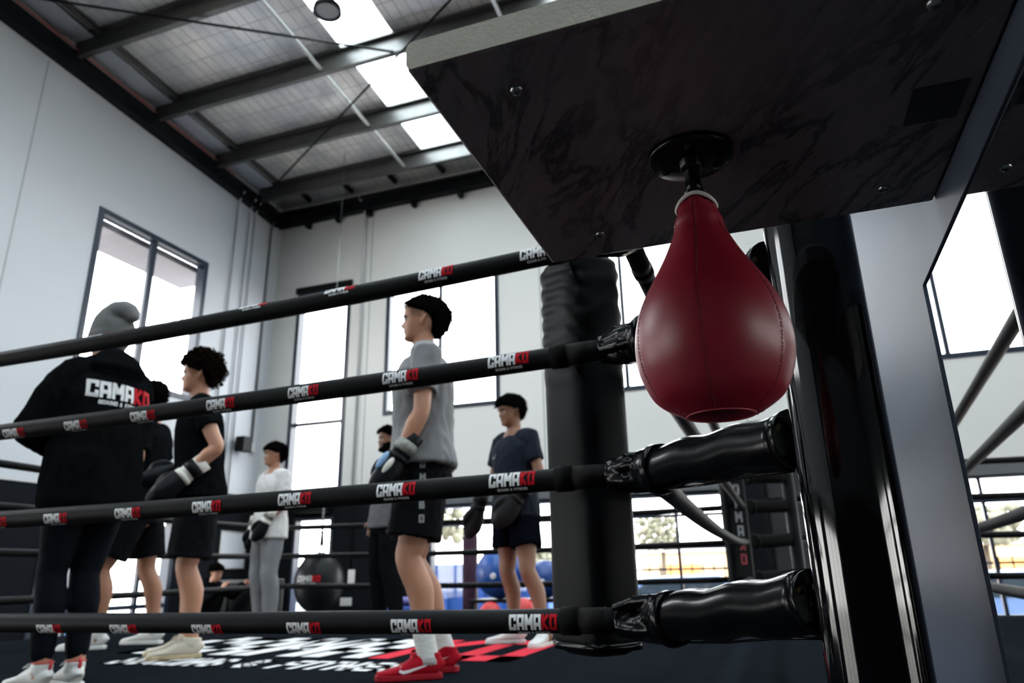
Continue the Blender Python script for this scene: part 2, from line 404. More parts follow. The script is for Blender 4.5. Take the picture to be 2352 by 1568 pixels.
# black lintel over the narrow window, pale lintels over the glass doors
b = MB(); b.box((-7.74, YB - .05, 5.36), (-6.57, YB, 5.46)); struct('trim_1', b, black_steel)
b = MB()
for a, c in ((-5.0, -2.93), (-2.64, -.51), (1.70, 4.42)): b.box((a, YB - .04, 1.45), (c, YB - .002, 1.58))
struct('trim_2', b, mat('grey door head', (.11, .115, .12), .6))
b = MB(); b.box((XL + .002, YF, 1.57), (XL + .012, YB - .01, 1.60)); struct('trim_3', b, mat('pale dado strip', (.5, .5, .5), .6))
mb_c = MB(); mb_c.box((XL - th - .75, 6.0, 5.20), (XL - th, 8.8, 5.30)); tag(mb_c.build('window_awning', mat('awning grey', (.16, .15, .17), .7)), 'grey flat awning outside above the tall left wall window', 'awning')
# joints between wall panels
b = MB()
for y in (5.27, -.6): b.box((XL, y - .009, 1.6), (XL + .002, y + .009, zroof(y) - .5))
b.box((-6.22, YB - .002, 1.58), (-6.205, YB, 6.78)); b.box((-.2, YB - .002, 1.58), (-.185, YB, 6.78)); b.box((-3.1, YB - .002, 1.58), (-3.085, YB, 6.78))
struct('trim_4', b, mat('joint sealant', (.30, .31, .32), .8))
# ------------------------------------------------------------------ roof
def roofmat():
    m = bpy.data.materials.new('foil roof lining'); m.use_nodes = True; N = m.node_tree.nodes; l = m.node_tree.links
    b = N['Principled BSDF']; b.inputs['Metallic'].default_value = .5; b.inputs['Roughness'].default_value = .42
    t = N.new('ShaderNodeTexCoord'); sep = N.new('ShaderNodeSeparateXYZ'); l.new(t.outputs['Object'], sep.inputs[0])
    def wave(sock, freq, thr):
        a = N.new('ShaderNodeMath'); a.operation = 'MULTIPLY'; a.inputs[1].default_value = freq; l.new(sock, a.inputs[0])
        f = N.new('ShaderNodeMath'); f.operation = 'FRACT'; l.new(a.outputs[0], f.inputs[0])
        g = N.new('ShaderNodeMath'); g.operation = 'LESS_THAN'; g.inputs[1].default_value = thr; l.new(f.outputs[0], g.inputs[0]); return g.outputs[0], f.outputs[0]
    gx, fx = wave(sep.outputs['X'], 6.6, .10); gy, _ = wave(sep.outputs['Y'], 3.3, .045)
    mx = N.new('ShaderNodeMath'); mx.operation = 'MAXIMUM'; l.new(gx, mx.inputs[0]); l.new(gy, mx.inputs[1])
    n1 = N.new('ShaderNodeTexNoise'); n1.inputs['Scale'].default_value = 1.6; n1.inputs['Detail'].default_value = 5; l.new(t.outputs['Object'], n1.inputs[0])
    cr = N.new('ShaderNodeValToRGB'); cr.color_ramp.elements[0].position = .35; cr.color_ramp.elements[0].color = (.42, .43, .45, 1)
    cr.color_ramp.elements[1].position = .7; cr.color_ramp.elements[1].color = (.78, .74, .68, 1); l.new(n1.outputs[0], cr.inputs[0])
    mix = N.new('ShaderNodeMix'); mix.data_type = 'RGBA'; l.new(mx.outputs[0], mix.inputs[0]); l.new(cr.outputs[0], mix.inputs[6]); mix.inputs[7].default_value = (.34, .34, .35, 1)
    l.new(mix.outputs[2], b.inputs['Base Color'])
    n2 = N.new('ShaderNodeTexNoise'); n2.inputs['Scale'].default_value = 5; n2.inputs['Detail'].default_value = 4; l.new(t.outputs['Object'], n2.inputs[0])
    ad = N.new('ShaderNodeMath'); ad.operation = 'ADD'; l.new(n2.outputs[0], ad.inputs[0]); l.new(gx, ad.inputs[1])
    bp = N.new('ShaderNodeBump'); bp.inputs['Strength'].default_value = .55; bp.inputs['Distance'].default_value = .03; l.new(ad.outputs[0], bp.inputs['Height']); l.new(bp.outputs[0], b.inputs['Normal'])
    return m
sky_x = [(-4.84, -4.04), (-1.95, -1.15), (1.4, 2.2), (5.2, 6.0)]
mb = MB(); xs = [XL - th] + [x for p in sky_x for x in p] + [XR + th]
def slab(mb, x0, x1, y0, y1, t=.04, dz=0):
    vs = [(x, y, zroof(y) + dz + k) for k in (0, t) for (x, y) in ((x0, y0), (x1, y0), (x1, y1), (x0, y1))]
    mb.add(vs, [(0, 3, 2, 1), (4, 5, 6, 7), (0, 1, 5, 4), (1, 2, 6, 5), (2, 3, 7, 6), (3, 0, 4, 7)], 0, False)
for i in range(0, len(xs), 2): slab(mb, xs[i], xs[i + 1], YF - th, YB + th)

for p in sky_x: slab(mb, p[0], p[1], 9.335, YB + th)
struct('ceiling', mb, roofmat())
for i, (a, b_) in enumerate(sky_x):
    mb = MB(); slab(mb, a, b_, YF - th, 9.33, .006, .01)
    o = mb.build('window_%d' % (30 + i), sheetlight); o['kind'] = 'structure'; o['label'] = 'translucent roof sheet'
    portal((a, YF, zroof(1) + .25), (b_, YB, zroof(1) + .25), (0, 0, -1))
t = thing('eave_flashing', (XL + .35, 5, zroof(5) - .06), 'pale sheet metal strip under the roof beside the left wall beam', 'flashing')
mb = MB(); slab(mb, XL + .10, XL + .42, 3.0, 9.3, .01, -.05); mb.build('sheet', mat('pale flashing', (.42, .45, .48), .5), t)
mb = MB(); slab(mb, XL + .50, XL + .58, 3.0, 9.3, .04, -.05); mb.build('angle', galv, t)
# C purlins: web, two flanges
for k, y in enumerate([9.33, 8.19, 6.90, 5.51, 4.2, 2.9, 1.6, .3, -1.0, -2.3, -3.6, -4.9, -6.2]):
    zb = zroof(y) - .28; mb = MB()
    mb.box((XL + .10, y - .004, zb), (XR - .02, y + .004, zb + .272)); mb.box((XL + .10, y, zb), (XR - .02, y + .075, zb + .006))
    mb.box((XL + .10, y - .075, zb + .266), (XR - .02, y, zb + .272)); mb.box((XL + .10, y + .069, zb), (XR - .02, y + .075, zb + .025))
    mb.box((XL + .10, y - .075, zb + .245), (XR - .02, y - .069, zb + .272))
    place = ['nearest the back wall', 'second from the back wall', 'third from the back wall', 'fourth from the back wall'][k] if k < 4 else 'above the camera'
    o = mb.build('roof_purlin', galv); tag(o, 'grey steel roof purlin running across the hall, ' + place, 'beam', 'steel purlins under the roof')
    if k >= 4: bpy.data.objects.remove(o) if k > 9 else None
# bridging bars between purlins
ys = [9.33, 8.19, 6.90, 5.51, 4.2]
for bx, nm in ((-5.17, 'left of the bright roof sheet'), (-2.49, 'right of the bright roof sheet')):
    t = thing('bridging_bar', (bx, 7, zroof(7) - .25), 'thin pale steel bridging bar across the purlins, ' + nm, 'bar', 'bridging bars')
    for a, b_ in zip(ys, ys[1:]):
        mb = MB(); mb.bar((bx, a - .01, zroof(a) - .23), (bx, b_ + .085, zroof(b_) - .23), .045, .03)
        mb.box((bx - .03, b_ + .078, zroof(b_) - .275), (bx + .03, b_ + .09, zroof(b_) - .13)); mb.build('bar_segment', bright_steel, t)
# diagonal tie rods
for (p, q, r, s) in (((-7.95, 4.4), (-4.0, 6.85), .016, 'diagonal tie rod crossing the roof at the upper left'), ((-7.7, 9.05), (-2.9, 6.3), .016, 'diagonal tie rod running up from the far left corner of the roof')):
    mb = MB(); mb.tube([(p[0], p[1], zroof(p[1]) - .33), (q[0], q[1], zroof(q[1]) - .33)], r, 8)
    tag(mb.build('tie_rod', black_steel), 'dark ' + s, 'rod')
# edge beams
mb = MB()
for (dx, dz0, dz1) in ((.15, -.46, -.20),):
    vs = [(x, y, zroof(y) + z) for y in (YF + .01, YB - .16) for (x, z) in ((XL, dz0), (XL + dx, dz0), (XL + dx, dz1), (XL, dz1))]
    mb.add(vs, [(0, 1, 2, 3), (7, 6, 5, 4), (0, 4, 5, 1), (1, 5, 6, 2), (2, 6, 7, 3), (3, 7, 4, 0)], 0, False)
o = mb.build('eave_beam', black_steel); tag(o, 'black steel beam along the top of the left wall', 'beam')
mb = MB(); mb.box((XL + .002, 9.96, 6.76), (XR, YB - .002, 6.97)); mb.box((XL + .002, 9.90, 6.94), (XR, 9.97, 7.0))
o = mb.build('eave_beam', black_steel); tag(o, 'black steel beam along the top of the back wall', 'beam')
for i, x in enumerate([-7.55, -6.9, -6.25, -5.35, -4.45, -3.4, -2.3]):
    mb = MB(); mb.box((x - .035, 9.98, 6.64), (x + .035, 10.10, 6.765))
    tag(mb.build('beam_bracket', black_steel), 'small black bracket under the back wall beam', 'bracket', 'brackets under the back wall beam')
for i, x in enumerate([-7.5, -6.6, -5.7, -4.75, -3.8, -2.9]):
    mb = MB(); mb.bar((x, 9.42, zroof(9.42) - .05), (x + .02, 9.95, zroof(9.95) - .05), .06, .06)
    tag(mb.build('roof_strut', black_steel), 'short dark strut between the last purlin and the back wall beam', 'strut', 'struts in the last roof bay')
mb = MB(); mb.tube([(XL + .165, y, zroof(y) - .185) for y in (YF + .2, 0, 5, 8.6)], .012, 8)
tag(mb.build('cable', mat('red cable', (.28, .03, .02), .5)), 'red cable running along the black beam on the left wall', 'cable')
pipe_m = mat('grey conduit', (.38, .39, .40), .5)
for y, r, lab in ((8.92, .014, 'pale thin conduit left of the others'), (9.22, .012, 'pale conduit, second from the left'), (9.36, .012, 'pale conduit, third from the left'), (9.82, .02, 'darker conduit nearest the room corner')):
    mb = MB(); zb = 1.72 if y < 9.8 else 2.62
    mb.tube([(XL + .03, y, zb), (XL + .03, y, 6.6), (XL + .08, y - .02, 6.8), (XL + .18, y - .05, 6.9 if y < 9.8 else 7.1)], r, 8)
    tag(mb.build('conduit', pipe_m if r < .02 else mat('dark conduit', (.15, .15, .16), .5)), lab + ' on the left wall', 'pipe')
mb = MB(); mb.tube([(-6.36, YB - .03, 1.6), (-6.36, YB - .03, 6.7), (-6.38, YB - .1, 6.9), (-6.4, YB - .22, 6.98)], .022, 8)
tag(mb.build('conduit', mat('white conduit', (.6, .6, .6), .5)), 'white vertical conduit on the back wall beside the narrow window', 'pipe')
# high bay lamp (off)
t = thing('high_bay_lamp', (-4.16, 5.58, 6.66), 'round black high bay lamp hanging below the bright roof sheet', 'lamp')
mb = MB(); mb.lathe([(.02, .22), (.07, .21), (.09, .12), (.155, .06), (.165, .0), (.135, .0), (.13, .02)], t.location, 32); mb.build('housing', black_steel, t)
mb = MB(); mb.lathe([(0.001, .012), (.132, .012)], t.location, 32); label_part(mb.build('diffuser', mat('grey lens', (.22, .23, .25), .4), t), 'grey lens')
mb = MB(); mb.tube([Vector(t.location) + Vector((0, 0, .2)), Vector((-4.16, 5.55, zroof(5.5) - .2))], .008, 6); mb.build('suspension_rod', black_steel, t)
# ------------------------------------------------------------------ speaker, boxes on the walls
t = thing('wall_speaker', (XL + .12, 9.52, 2.50), 'small black speaker on the left wall near the corner', 'speaker')
mb = MB(); mb.box((XL + .05, 9.40, 2.42), (XL + .22, 9.62, 2.66)); mb.build('cabinet', black_steel, t, bevel=.01)
mb = MB(); mb.box((XL + .001, 9.47, 2.5), (XL + .05, 9.54, 2.58)); mb.build('wall_bracket', black_steel, t)
mb = MB(); mb.box((XL + .001, 9.74, 2.46), (XL + .06, 9.9, 2.60)); mb.box((XL + .06, 9.78, 2.49), (XL + .065, 9.86, 2.57))
tag(mb.build('junction_box', mat('pale plastic', (.42, .42, .42), .5), bevel=.004), 'small pale junction box at the foot of the dark conduit', 'box')
t = thing('whiteboard', (XL + .02, 9.62, .55), 'white board on the dark left wall beside the black cabinet', 'board')
mb = MB(); mb.box((XL + .002, 9.34, .60), (XL + .02, 9.90, 1.14)); mb.build('panel', mat('board white', (.62, .64, .68), .4), t)
mb = MB()
for a, c in (((9.32, .58), (9.92, .60)), ((9.32, 1.14), (9.92, 1.16)), ((9.32, .60), (9.34, 1.14)), ((9.90, .60), (9.92, 1.14))): mb.box((XL + .002, a[0], a[1]), (XL + .03, c[0], c[1]))
mb.build('board_frame', bright_steel, t)
for x, z, w_, h_, lab in ((-6.31, .43, .06, .10, 'small white switch plate on the dark wall, the upper of two'), (-6.39, .06, .10, .06, 'small white power outlet on the dark wall, the lower of two')):
    mb = MB(); mb.box((x - w_, YB - .02, z - h_), (x + w_, YB - .001, z + h_)); tag(mb.build('wall_outlet', mat('white plastic', (.75, .72, .7), .4), bevel=.004), lab, 'outlet')
mb = MB(); mb.tube([(-6.33, YB - .015, .53), (-6.33, YB - .015, 1.56)], .012, 6); tag(mb.build('cable', rubber), 'black cable running down the dark wall to the switch plate', 'cable')
mb = MB(); mb.box((-7.40, YB - .16, 1.42), (-6.72, YB - .02, 1.56)); tag(mb.build('door_closer_box', black_steel, bevel=.01), 'black box above the narrow glass door', 'box')
# ------------------------------------------------------------------ outside
con = mat('pale concrete', (.40, .37, .33), .9, var=.15)
mb = MB(); mb.box((-60, -40, -1.3), (60, 80, -1.13)); struct('ground', mb, con)
leaf = mat('foliage', (.13, .125, .085), .8, var=.4, vscale=4)
bark = mat('bark', (.08, .06, .04), .9)
def tree(x, y, h, r, lab):
    t = thing('tree', (x, y, -1.1), lab, 'tree', 'trees outside the windows')
    mb = MB(); mb.tube([(x, y, -1.13), (x + .1, y, h * .5)], [.14, .07], 8); mb.build('trunk', bark, t)
    mb = MB(); rnd = random.Random(int(x * 10 + y))
    for i in range(150):
        a = rnd.random() * 2 * PI; q = rnd.random() ** .5 * r
        mb.ball((x + q * math.cos(a), y + q * math.sin(a), h * .55 + rnd.random() * h * .5), r * (.08 + .09 * rnd.random()), 6, 4)
    o = mb.build('foliage', leaf, t)
tree(-6.2, 19, .9, .7, 'low tree outside behind the middle glass door'); tree(-3.6, 24, 1.9, .7, 'tree outside seen through the right glass door')
tree(4.9, 22, 1.7, 1.0, 'tree outside at the right edge of the photo'); tree(-20, 14, 3.4, 1.8, 'tree outside the left wall'); tree(-10.5, 21, 2.6, 1.2, 'tree outside behind the narrow glass door')
def car(x, y, rz, col, lab):
    t = thing('car', (x, y, -1.13), lab, 'car', 'cars parked outside', rz)
    prof = [(-2.1, .25), (-2.15, .75), (-1.9, .95), (-1.3, 1.02), (-.7, 1.42), (.7, 1.45), (1.35, 1.0), (2.05, .88), (2.15, .5), (2.1, .25)]
    mb = MB(); mb.prism(prof, 1, -.85, .85); mb.build('body', mat('car paint ' + lab, col, .25, coat=.5), t, local=True, bevel=.06)
    for yy in (-.86, .86): mb = MB(); mb.prism([(-1.15, 1.03), (-.62, 1.36), (.62, 1.38), (1.15, 1.02)], 1, yy - .005, yy + .005); mb.build('side_window', mat('car glass', (.02, .03, .04), .1), t, local=True)
    for wx in (-1.3, 1.35):
        for yy in (-.8, .8):
            mb = MB(); mb.tube([(wx, yy - .1, .32), (wx, yy + .1, .32)], .32, 20); mb.build('wheel', rubber, t, local=True)
car(-1.9, 15.5, .1, (.10, .16, .30), 'blue car outside the right glass door'); car(3.6, 15.2, .2, (.09, .15, .30), 'blue car outside at the right edge')
car(-13.2, 9.6, 1.4, (.05, .12, .28), 'blue car outside the low left window'); car(-9.4, 15, .0, (.35, .36, .38), 'silver car behind the narrow glass door')
t = thing('skip_container', (-4.9, 12.6, -1.13), 'blue metal container outside the middle glass door', 'container')
mb = MB(); mb.box((-6.0, 12.0, -1.0), (-3.7, 13.4, .60)); mb.build('body', mat('blue steel', (.02, .085, .34), .5), t, bevel=.02)
for i in range(7):
    mb = MB(); mb.box((-5.95 + i * .34, 11.95, -.95), (-5.87 + i * .34, 12.0, .6)); mb.build('rib', mat('blue steel', (.015, .07, .30), .5), t)
t = thing('perimeter_fence', (-2, 18, -1.13), 'dark fence of upright bars outside behind the glass doors', 'fence')
mb = MB()
for i in range(90): mb.box((-16 + i * .25, 17.98, -1.1), (-15.97 + i * .25, 18.01, .55))
o = mb.build('pickets', black_steel, t); o['kind'] = 'stuff'
mb = MB(); mb.box((-16, 17.97, .4), (6.5, 18.02, .45)); mb.box((-16, 17.97, -.9), (6.5, 18.02, -.85)); mb.build('rail', black_steel, t)
t = thing('warehouse_building', (0, 34, -1.13), 'low pale warehouse building far outside behind the fence', 'building')
mb = MB(); mb.box((-6, 34, -1.1), (12, 40, 1.1)); mb.build('wall', mat('warm render', (.55, .36, .2), .8), t)
mb = MB(); mb.box((-6.2, 33.8, 1.1), (12.2, 40.2, 1.4)); mb.build('roof', mat('roof trim', (.3, .3, .3), .7), t)
for i in range(5):
    mb = MB(); mb.box((-5 + i * 3.2, 33.9, -1), (-3.4 + i * 3.2, 34.0, .6)); mb.build('roller_door', mat('orange door', (.6, .25, .06), .6), t)
# ================================================================== RINGS
def platform(name, x0, x1, y0, y1, lab):
    t = thing(name, ((x0 + x1) / 2, (y0 + y1) / 2, -1.0), lab, 'boxing ring')
    mb = MB(); mb.box((x0 + .04, y0 + .04, -1.0), (x1 - .04, y1 - .04, -.03)); mb.build('skirt', mat('ring skirt vinyl', (.012, .012, .014), .5), t)
    mb = MB(); mb.box((x0, y0, -.08), (x1, y1, 0)); mb.build('canvas', canvas_m, t, bevel=.02)
    return t
R1 = platform('boxing_ring', -6.0, .20, .95, 7.62, 'black boxing ring platform with white and red lettering on its canvas')
R2 = platform('boxing_ring', .34, 6.4, .95, 7.62, 'second black boxing ring platform at the right, behind the grey upright')
mb = MB()
def onc(u, v): return Vector((-2.78 + u, 3.87 + v, .004))
wC, wK = strokes('CAMA')[1], strokes('KO')[1]; s_ = 1.10 / 6; sxx = 2.72 / ((wC + wK + .6) * s_)
put_text(mb, 'CAMA', onc, 1.10, -1.37, 0, 0, sx=sxx); put_text(mb, 'KO', onc, 1.10, -1.37 + (wC + .6) * s_ * sxx, 0, 1, sx=sxx)
s2 = .33 / 6; ws = strokes('BOXING & FITNESS')[1]
put_text(mb, 'BOXING & FITNESS', onc, .33, -.97, -.50, 0, th=1.2, sx=2.05 / (ws * s2))
mb.build('canvas_print', [white_ink, pink_ink], R1)
RZ = [1.245, .965, .665, .355]; RANK = ['top', 'second', 'third', 'lowest']
RR = .0265
def ring_rope(p, q, sag, lab, group, logos=None, rr=RR, tape=True, n=24):
    p = Vector(p); q = Vector(q); t = thing('ring_rope', p, lab, 'rope', group)
    def at(s): 
        c = p.lerp(q, s); c.z -= sag * 4 * s * (1 - s); return c
    mb = MB(); pts = [at(i / n) for i in range(n + 1)]
    mb.tube(pts, [rr * (1 + .02 * math.sin(i * 5.1)) for i in range(n + 1)], 20); mb.build('foam_cover', rope_m, t)
    d = (q - p); L = d.length; d.normalize()
    if tape:
        mb = MB(); mb.tube([at(.150 / L), at(.190 / L)], rr * 1.13, 20); mb.build('end_collar', rubber, t)
        mb = MB(); mb.tube([at(.02), at(.15 / L)], rr * 1.03, 20); mb.build('rope_end', rope_tape, t)
    for (X, ang, h) in (logos or []):
        s = (X - p.x) / (q.x - p.x); a0 = math.radians(ang); mb = MB()
        def fn(u, v):
            c = at(s + u / (q.x - p.x)); r = rr * 1.03 + .0006; a = a0 + v / r
            return c + Vector((0, -math.cos(a) * r, math.sin(a) * r))
        logo(mb, lambda u, v: fn(u, v - h / 2), h * 1.08, n=4, sx=.70); mb.build('logo_print', [white_ink, red_ink], t)
    return t
FR, BR, BL, FL = (-.28, 1.62), (-.26, 6.8), (-5.2, 6.8), (-4.78, 1.62)
lg = [[(-1.379, 62, .028), (-1.08, 46, .028), (-.779, 12, .029), (-.486, 6, .030), (-1.68, 80, .028), (-2.0, 85, .028)],
      [(-2.281, -34, .027), (-2.012, -32, .027), (-1.743, -26, .027), (-1.456, -14, .028), (-1.176, -6, .028), (-.877, 2, .030), (-.576, 8, .031), (-2.57, -34, .027)],
      [(-2.281, -22, .027), (-2.028, -22, .027), (-1.747, -18, .027), (-1.465, -12, .028), (-1.179, -4, .029), (-.88, 6, .031), (-.573, 12, .033)],
      [(-1.981, -38, .027), (-1.705, -38, .027), (-1.423, -38, .027), (-1.126, -30, .028), (-.83, -20, .030), (-.53, -4, .032), (-2.26, -38, .027)]]
where = ['across the top of the photo, rising to the marble board', 'across the grey shirt of the tall man', 'across the hips of the people in the ring', 'across the shins of the people in the ring']
for k in range(4):
    ring_rope((FR[0], FR[1], RZ[k]), (FL[0], FL[1], RZ[k]), [.055, .035, .02, .012][k], '%s near rope, black padded, %s' % (RANK[k], where[k]), 'front ropes', lg[k])
for k in range(4):
    ring_rope((BR[0], BR[1], RZ[k]), (BL[0], BL[1], RZ[k]), .02, '%s black rope on the far side of the ring, behind the boxers' % RANK[k], 'far side ropes', tape=False, n=10)
    ring_rope((FL[0], FL[1], RZ[k]), (BL[0], BL[1], RZ[k]), .02, '%s black rope on the left side of the ring, left of the hooded person' % RANK[k], 'left side ropes', tape=False, n=10)
    ring_rope((-.26, 1.66, RZ[k]), (BR[0], BR[1], RZ[k]), [.03, .02, .05, .02][k], '%s black rope of the right ring side, running away behind the red bag' % RANK[k], 'right side ropes', n=16)
N2a, N2b = (.74, 1.55), (1.27, 6.8)
for k in range(4):
    ring_rope((N2a[0], N2a[1], RZ[k]), (N2b[0], N2b[1], RZ[k]), [.0, .0, .03, .03][k], '%s black rope of the second ring, at the right edge of the photo' % RANK[k], 'second ring ropes', tape=True, n=16)
    ring_rope((N2b[0], N2b[1], RZ[k]), (5.6, 6.8, RZ[k]), .02, '%s black rope on the far side of the second ring' % RANK[k], 'second ring far ropes', tape=False, n=8)
    ring_rope((N2a[0], N2a[1], RZ[k]), (5.6, 1.55, RZ[k]), .0, '%s black rope on the near side of the second ring, right of the photo' % RANK[k], 'second ring near ropes', tape=False, n=8)
# ring posts ------------------------------------------------------
def post(x, y, top, r, lab, pm=None):
    t = thing('ring_post', (x, y, 0), lab, 'post')
    mb = MB(); mb.lathe([(r, .012), (r, top), (r * .98, top + .01), (.001, top + .012)], (x, y, 0), 48); mb.build('tube', pm or gloss_post, t)
    mb = MB(); mb.lathe([(.001, 0), (r * 1.7, 0), (r * 1.7, .012), (r, .013)], (x, y, .0), 32); mb.build('base_plate', black_steel, t)
    return t
post(.105, 1.14, 1.62, .066, 'glossy black ring post behind the red speed bag')
post(.445, 1.20, 1.62, .066, 'glossy black ring post at the right edge, right of the grey upright')
post(.15, 7.22, 1.5, .055, 'black ring post at the far right corner of the ring', black_steel); post(-5.56, 7.15, 1.5, .05, 'black ring post at the far left corner of the ring', black_steel)
post(1.30, 7.27, 1.5, .055, 'black ring post at the far corner of the second ring', black_steel)
# turnbuckle covers -----------------------------------------------
def cover(node, pz, z, lab, group, r=.041, fine=True, rnd=0):
    vinyl = globals()['vinyl'] if fine else rubber
    """vinyl sleeve from the rope node to the post; node (x,y), pz = (x,y) post face"""
    a = Vector((node[0], node[1], z[0])); b = Vector((pz[0], pz[1], z[1])); d = (b - a).normalized(); L = (b - a).length
    t = thing('turnbuckle_cover', a, lab, 'cover', group)
    side = d.cross(Vector((0, 0, 1))).normalized(); up = side.cross(d)
    def at(s, du=0, ds=0): return a + d * (L * s) + up * du + side * ds
    mb = MB(); N = 22 if fine else 8
    pts = []; rad = []
    for i in range(N + 1):
        s = .17 + (.93 - .17) * i / N
        wob = .02 * math.sin(i * .27 + rnd) + .004 * math.sin(i * 1.3 + rnd * 2)
        pts.append(at(s, .003 * math.sin(i * .7 + rnd))); rad.append((r * (1.0 + wob * .5), r * (1.12 - wob * .6)))
    mb.tube(pts, rad, 28); mb.build('sleeve', vinyl, t)
    mb = MB(); mb.tube([at(.93, 0), at(.955, .001)], [(r * 1.05, r * 1.16)] * 2, 28); mb.build('hem', vinyl, t); mb = MB(); mb.tube([at(.14, -.002), at(.17, -.002), at(.215, -.001)], [(r * 1.06, r * 1.16), (r * 1.2, r * 1.34), (r * 1.12, r * 1.25)], 28)
    mb.build('hem', vinyl, t)
    mb = MB(); mb.tube([at(.22, -r * 1.12), at(.5, -r * 1.2), at(.75, -r * 1.14), at(.93, -r * 1.2)], .0025, 6); mb.build('seam', vinyl, t)
    if fine:
        # folded flap round the rope corner
        mb = MB()
        x = Vector((-1, 0, 0))
        p0 = a + x * .068; p1 = a + x * .036; p2 = a; p3 = at(.10); p4 = at(.2)
        mb.tube([p0, p1, p2, p3, p4], [(r * .78, r * .82), (r * .86, r * .98), (r * .98, r * 1.12), (r * 1.06, r * 1.2), (r * 1.02, r * 1.15)], 28)
        rr_ = random.Random(int(rnd * 10) + 5)
        for q in range(5):
            c0 = p0.lerp(p2, rr_.random() * .4); c1 = p2.lerp(p4, rr_.random() * .7); hh = rr_.uniform(-.030, .034)
            o0 = Vector((0, -r * .72 * math.sqrt(max(.05, 1 - (hh / .05) ** 2)), hh * .8)); o1 = Vector((.0, -r * .95 * math.sqrt(max(.05, 1 - (hh / .05) ** 2)), hh * 1.25))
            mb.tube([c0 + o0, c0.lerp(c1, .5) + (o0 + o1) * .56, c1 + o1], [(.006, .009), (.009, .013), (.005, .008)], 12, rounded=True)
        vs_, fs_ = blob(mb, .0035, 4, .0008, 40, (1, 1, 1), seed=rnd); mb = MB(); mb.add(vs_, fs_)
        mb.build('corner_flap', vinyl, t)
        mb = MB(); mb.tube([at(.955), at(1.0)], .011, 10); mb.box(tuple(at(1.0) - Vector((.02, .02, .025))), tuple(at(1.0) + Vector((.02, .02, .025))))
        mb.build('turnbuckle', steel_dk, t)
        mb = MB(); mb.ball(at(.99, .02, .012), .009, 12, 8); mb.build('bolt', brass, t)
    return t
for k, pz in enumerate([1.20, .945, .65, .41]):
    cover(FR, (.062, 1.185), (RZ[k], pz), '%s glossy black sleeve at the near ring corner%s' % (RANK[k], [', hidden by the marble board', ', behind the red speed bag', ', just under the red speed bag', ', lowest by the canvas'][k]), 'near corner sleeves', rnd=k * 1.7)
    cover(BR, (.12, 7.18), (RZ[k], RZ[k] + .02), '%s black padded sleeve at the far right corner of the ring' % RANK[k], 'far right corner sleeves', r=.066 if k == 0 else .05, fine=False, rnd=k)
    cover(BL, (-5.53, 7.12), (RZ[k], RZ[k]), '%s black padded sleeve at the far left corner of the ring' % RANK[k], 'far left corner sleeves', r=.045, fine=False, rnd=k)
    cover(N2b, (1.29, 7.22), (RZ[k], RZ[k]), '%s black padded sleeve at the far corner of the second ring' % RANK[k], 'second ring far corner sleeves', r=.05, fine=False, rnd=k)
    cover(N2a, (.49, 1.24), (RZ[k], [1.2, .945, .65, .41][k]), '%s black padded sleeve at the near corner of the second ring' % RANK[k], 'second ring near corner sleeves', r=.041, fine=False, rnd=k)
# corner pads -----------------------------------------------------
def corner_pad(x, y, rz, z0, z1, w_, d_, lab, text=False, folds=False, straps=()):
    t = thing('corner_pad', (x, y, z0), lab, 'pad', None, rz)
    mb = MB(); N = 150; n = 48
    for i in range(N + 1): pass
    pts = [Vector((0, 0, (z1 - z0) * i / N)) for i in range(N + 1)]
    rad = []
    for i in range(N + 1):
        e = min(i, N - i); k = 1 - .35 * max(0, 1 - e / 5) ** 2
        rad.append((w_ / 2 * k, d_ / 2 * k))
    mb.tube(pts, rad, n, up=(0, 1, 0), power=.5)
    if folds:
        for i, v in enumerate(mb.v):
            if v.z > (z1 - z0) * .60:
                f = (v.z - (z1 - z0) * .60) / ((z1 - z0) * .40)
                a = math.sin(v.z * 58 + v.x * 22 + 3.0 * noise.noise(v * 6)) * .0055 * min(1, f * 2.5)
                v.x *= 1 + a * 2; v.y += math.copysign(a, v.y)
    mb.build('foam_block', pad_vinyl, t, local=True)
    mb = MB(); mb.tube([Vector((0, 0, .012)), Vector((0, 0, .03))], [(w_ / 2 * 1.0, d_ / 2 * 1.0)] * 2, n, up=(0, 1, 0), power=.5); mb.build('bottom_piping', vinyl, t, local=True)
    for (sx0, sy0, sz0) in straps:
        mb = MB(); mb.bar((x, y, sz0), (sx0, sy0, sz0), .006, .03); mb.build('strap', vinyl, t, xf=(Matrix.Translation(Vector((x, y, z0))) @ Matrix.Rotation(-rz, 4, 'Z') @ Matrix.Translation(-Vector((x, y, z0)))))
    if text:
        mb = MB(); h = w_ * .40; z = (z1 - z0) * .93
        for i, ch in enumerate('CAMAKO'):
            zz = z - i * h * 1.32
            put_text(mb, ch, lambda u, v: Vector((u, d_ / 2 + .005, zz + v)) if text > 0 else Vector((-u, -d_ / 2 - .009, zz + v)), h, -h * .33, -h, 0 if i < 4 else 1, nu=1, nv=1)
        mb.build('vertical_lettering', [mat('worn grey print', (.22, .23, .25), .6), mat('worn red print', (.28, .03, .04), .6)], t, local=True)
    return t
corner_pad(-.452, 1.865, math.radians(-38), .262, 1.32, .205, .165, 'tall black corner pad hanging inside the near ring corner', folds=True, straps=[(-.42, 1.647, z) for z in RZ])
# far pads face the ring centre, printed
corner_pad(-.33, 6.66, math.radians(35), .12, 1.22, .22, .12, 'black corner pad with vertical white and red letters at the far right ring corner', text=-1, straps=[(-.33, 6.78, RZ[1]), (-.33, 6.78, RZ[2])])

